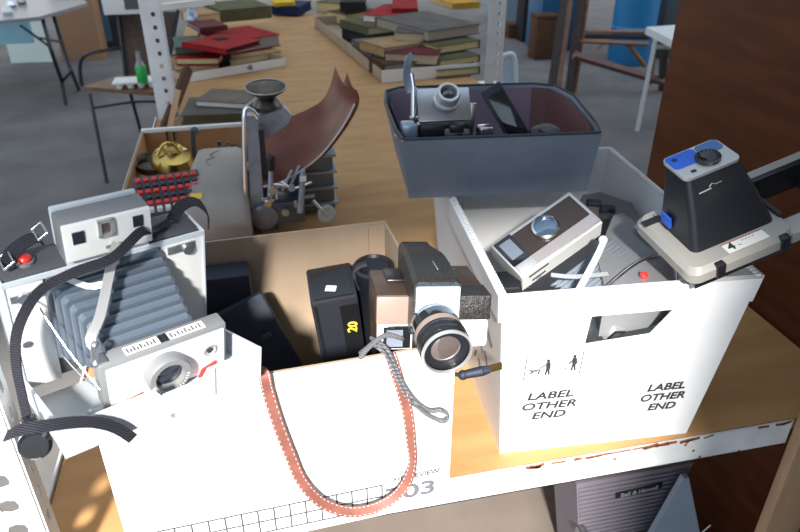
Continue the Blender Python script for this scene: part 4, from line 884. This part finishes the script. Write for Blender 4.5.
MB().lathe([(.032, 0), (.034, .006), (.034, .09), (.03, .105)], (0, 0, 0), n=24).build('green_liquid', mat('green_liquid', (.02, .42, .06), .25), gbt)
MB().lathe([(.03, .106), (.014, .14), (.014, .19), (0, .19)], (0, 0, 0), n=24).build('bottle_neck', mat('greyish_glass', (.30, .27, .27), .15), gbt)
wbx = thing('white_carton', 'white box perched on top of the brown chair back', 'box', at(140, 12, y=5.2)); MB().b2((-.22, -.08, 0), (.08, .14, .16), bev=.004).build('carton', paperw, wbx); MB().b2((-.08, -.082, .03), (.02, -.079, .14)).build('dark_print', dgrey, wbx)
wbr = tag(MB().box((0, 0, 0), (.26, .03, .02)).build('white_strip', paperw, loc=at(178, 5, y=2.75), rot=(0, -3, 10)), 'short white strip beside the top of the left rear post', 'strip')

# ------------------------------------------------------------------ room background, right
wc_ = thing('plastic_chair', 'white plastic chair back loop just right of the right rear post', 'chair', at(510, 105, z=FZ))
def wch(mb, n, m): q = mb.build(n, m, wc_); q.location = -wc_.location
y_ = 3.6
wch(MB().tube([at(501, 100, y=y_), at(501, 62, y=y_), at(508, 54, y=y_), at(515, 60, y=y_), at(516, 100, y=y_)], .012, 10, 5), 'back_loop', mat('white_plastic', (.72, .80, .85), .4))
wch(MB().prism([at(502, 98, y=y_), at(502, 64, y=y_), at(508, 58, y=y_), at(514, 63, y=y_), at(515, 98, y=y_)], (0, .008, 0)), 'back_panel', mat('pale_blue_white', (.55, .68, .76), .45))
c = at(508, 98, y=y_); wch(MB().box((c.x, c.y + .2, c.z - .02), (.36, .42, .03), bev=.01), 'seat', MATS['white_plastic'])
for dx in (-.16, .16):
    for dy in (.02, .38): wch(MB().cyl((c.x + dx, c.y + dy, c.z - .02), (c.x + dx * 1.1, c.y + dy, FZ), .014, n=10), 'leg', MATS['white_plastic'])
wt_ = thing('white_table', 'white table corner with square leg beside the plywood panel', 'table', at(637, 131, z=FZ))
def wtc(mb, n, m): q = mb.build(n, m, wt_); q.location = -wt_.location
wtm = mat('white_table_paint', (.66, .66, .64), .5)
wtc(MB().prism([at(646, 27, z=.665), at(676, 42, z=.665), at(760, 40, z=.665), at(740, 20, z=.665)], (0, 0, -.05)), 'table_top', wtm)
wtc(MB().prism([at(653, 45, z=.55), at(676, 46, z=.55), at(700, 47, z=.55), at(700, 50, z=.53), at(653, 49, z=.53)], (0, .02, 0)), 'apron', wtm)
p1, p2 = at(656, 38, z=.62), at(637, 131, z=FZ); wtc(MB().tube([p1, p2], .020, 4), 'leg', wtm)
wtc(MB().cyl(at(740, 30, z=.62), at(740, 30, z=.62) * 1 + Vector((0, 0, -.69)), .02, n=8), 'leg', wtm)
rk = thing('wooden_rack', 'dark wooden trestle rack with orange edged rails near the blue drum', 'rack', at(575, 96, z=FZ))
def rkc(mb, n, m): q = mb.build(n, m, rk); q.location = -rk.location
dw = mat('dark_rack_wood', (.055, .035, .028), .6, var=.3); ow = mat('orange_rack_wood', (.34, .16, .08), .6, var=.25); rw = mat('red_rack_wood', (.20, .10, .08), .6, var=.25)
def bar(a, b_, r, m, n): rkc(MB().tube([a, b_], r, 4), n, m)
bar(at(552, 86, z=FZ), at(566, -10, y=6.1), .045, dw, 'upright'); bar(at(559, 88, z=FZ), at(572, -10, y=5.9), .022, ow, 'edge_strip')
bar(at(569, 95, z=FZ), at(582, -10, y=5.7), .045, dw, 'upright'); bar(at(575, 92, z=FZ + .02), at(589, -10, y=5.7), .018, ow, 'edge_strip')
bar(at(580, 31, y=5.7), at(652, 32, y=5.7), .016, ow, 'rail'); bar(at(580, 36, y=5.72), at(650, 37, y=5.72), .022, dw, 'rail'); bar(at(578, 41, y=5.68), at(648, 44, y=5.68), .02, ow, 'rail')
bar(at(574, 55, y=5.6), at(664, 82, y=5.5), .036, rw, 'lower_beam'); bar(at(572, 72, y=5.65), at(603, 44, y=5.7), .010, MATS['tan_wood'], 'brace'); bar(at(628, 44, y=5.7), at(645, 66, y=5.7), .022, ow, 'brace')
bar(at(650, 84, z=FZ), at(655, 40, y=5.6), .022, rw, 'back_leg'); bar(at(662, 90, z=FZ), at(664, 45, y=5.3), .035, dw, 'back_leg')
dm = thing('blue_drum', 'tall blue plastic drum behind the wooden rack', 'drum', at(628, 62, z=FZ))
MB().lathe([(.20, 0), (.22, .03), (.22, .34), (.235, .36), (.22, .38), (.22, .72), (.235, .74), (.22, .76), (.22, 1.05), (.20, 1.08), (0, 1.08)], (0, 0, 0), n=40).build('drum_body', mat('drum_blue', (.02, .20, .42), .4), dm)
MB().lathe([(.225, 1.03), (.24, 1.04), (.24, 1.07), (.225, 1.08)], (0, 0, 0), n=40, close=True).build('rim', mat('drum_ring', (.03, .12, .25), .4), dm)
bx = thing('blue_box', 'dark blue bin left of the blue drum behind the rack', 'bin', at(598, 62, z=FZ) + Vector((-.2, .75, 0))); MB().b2((-.25, -.2, 0), (.22, .2, .85), bev=.01).build('bin_body', mat('bin_blue', (.015, .10, .22), .5), bx)
b = MB(); b.b2((-.28, -.23, .85), (.25, .23, .89), bev=.005); b.build('lid', mat('lid_grey', (.25, .29, .33), .5), bx)
gc = thing('grey_cabinet', 'dull grey green cabinet right of the blue drum', 'cabinet', at(650, 62, z=FZ) + Vector((.34, .3, 0))); MB().b2((-.2, -.2, 0), (.4, .2, 1.1), bev=.01).build('cabinet_body', mat('grey_green', (.08, .10, .10), .5), gc); MB().b2((-.05, -.21, .55), (-.02, -.2, .7)).build('handle', red, gc)
lc_ = thing('light_blue_cabinet', 'pale blue cabinet low in the distance above the plastic chair', 'cabinet', at(528, 22, z=FZ) + Vector((-.1, 0, 0))); MB().b2((-.35, 0, 0), (.3, .4, .8)).build('cabinet_body', mat('cabinet_blue', (.22, .30, .35), .5), lc_); MB().b2((-.03, -.01, .1), (-.02, 0, .8)).build('door_gap', blk, lc_)
for px, py, dd, m_, l in ((520, 38, (.30, .25, .16), 'brown', 'low brown box on floor left of the rack'), (533, 42, (.28, .25, .5), 'dark', 'dark upright box on floor left of the rack'), (545, 60, (.25, .2, .45), 'brown', 'brown case standing against the foot of the rack'), (548, 30, (.3, .3, .8), 'dark', 'tall dark box behind the rack uprights')):
    o = thing('storage_box', l, 'box', at(px, py, z=FZ)); MB().b2((-dd[0] / 2, 0, 0), (dd[0] / 2, dd[1], dd[2]), bev=.008).build('box_body', cv[m_], o)
    MB().b2((-dd[0] / 2 - .006, -.006, dd[2] - .03), (dd[0] / 2 + .006, dd[1] + .006, dd[2] + .004), bev=.003).build('lid', cv[m_], o)
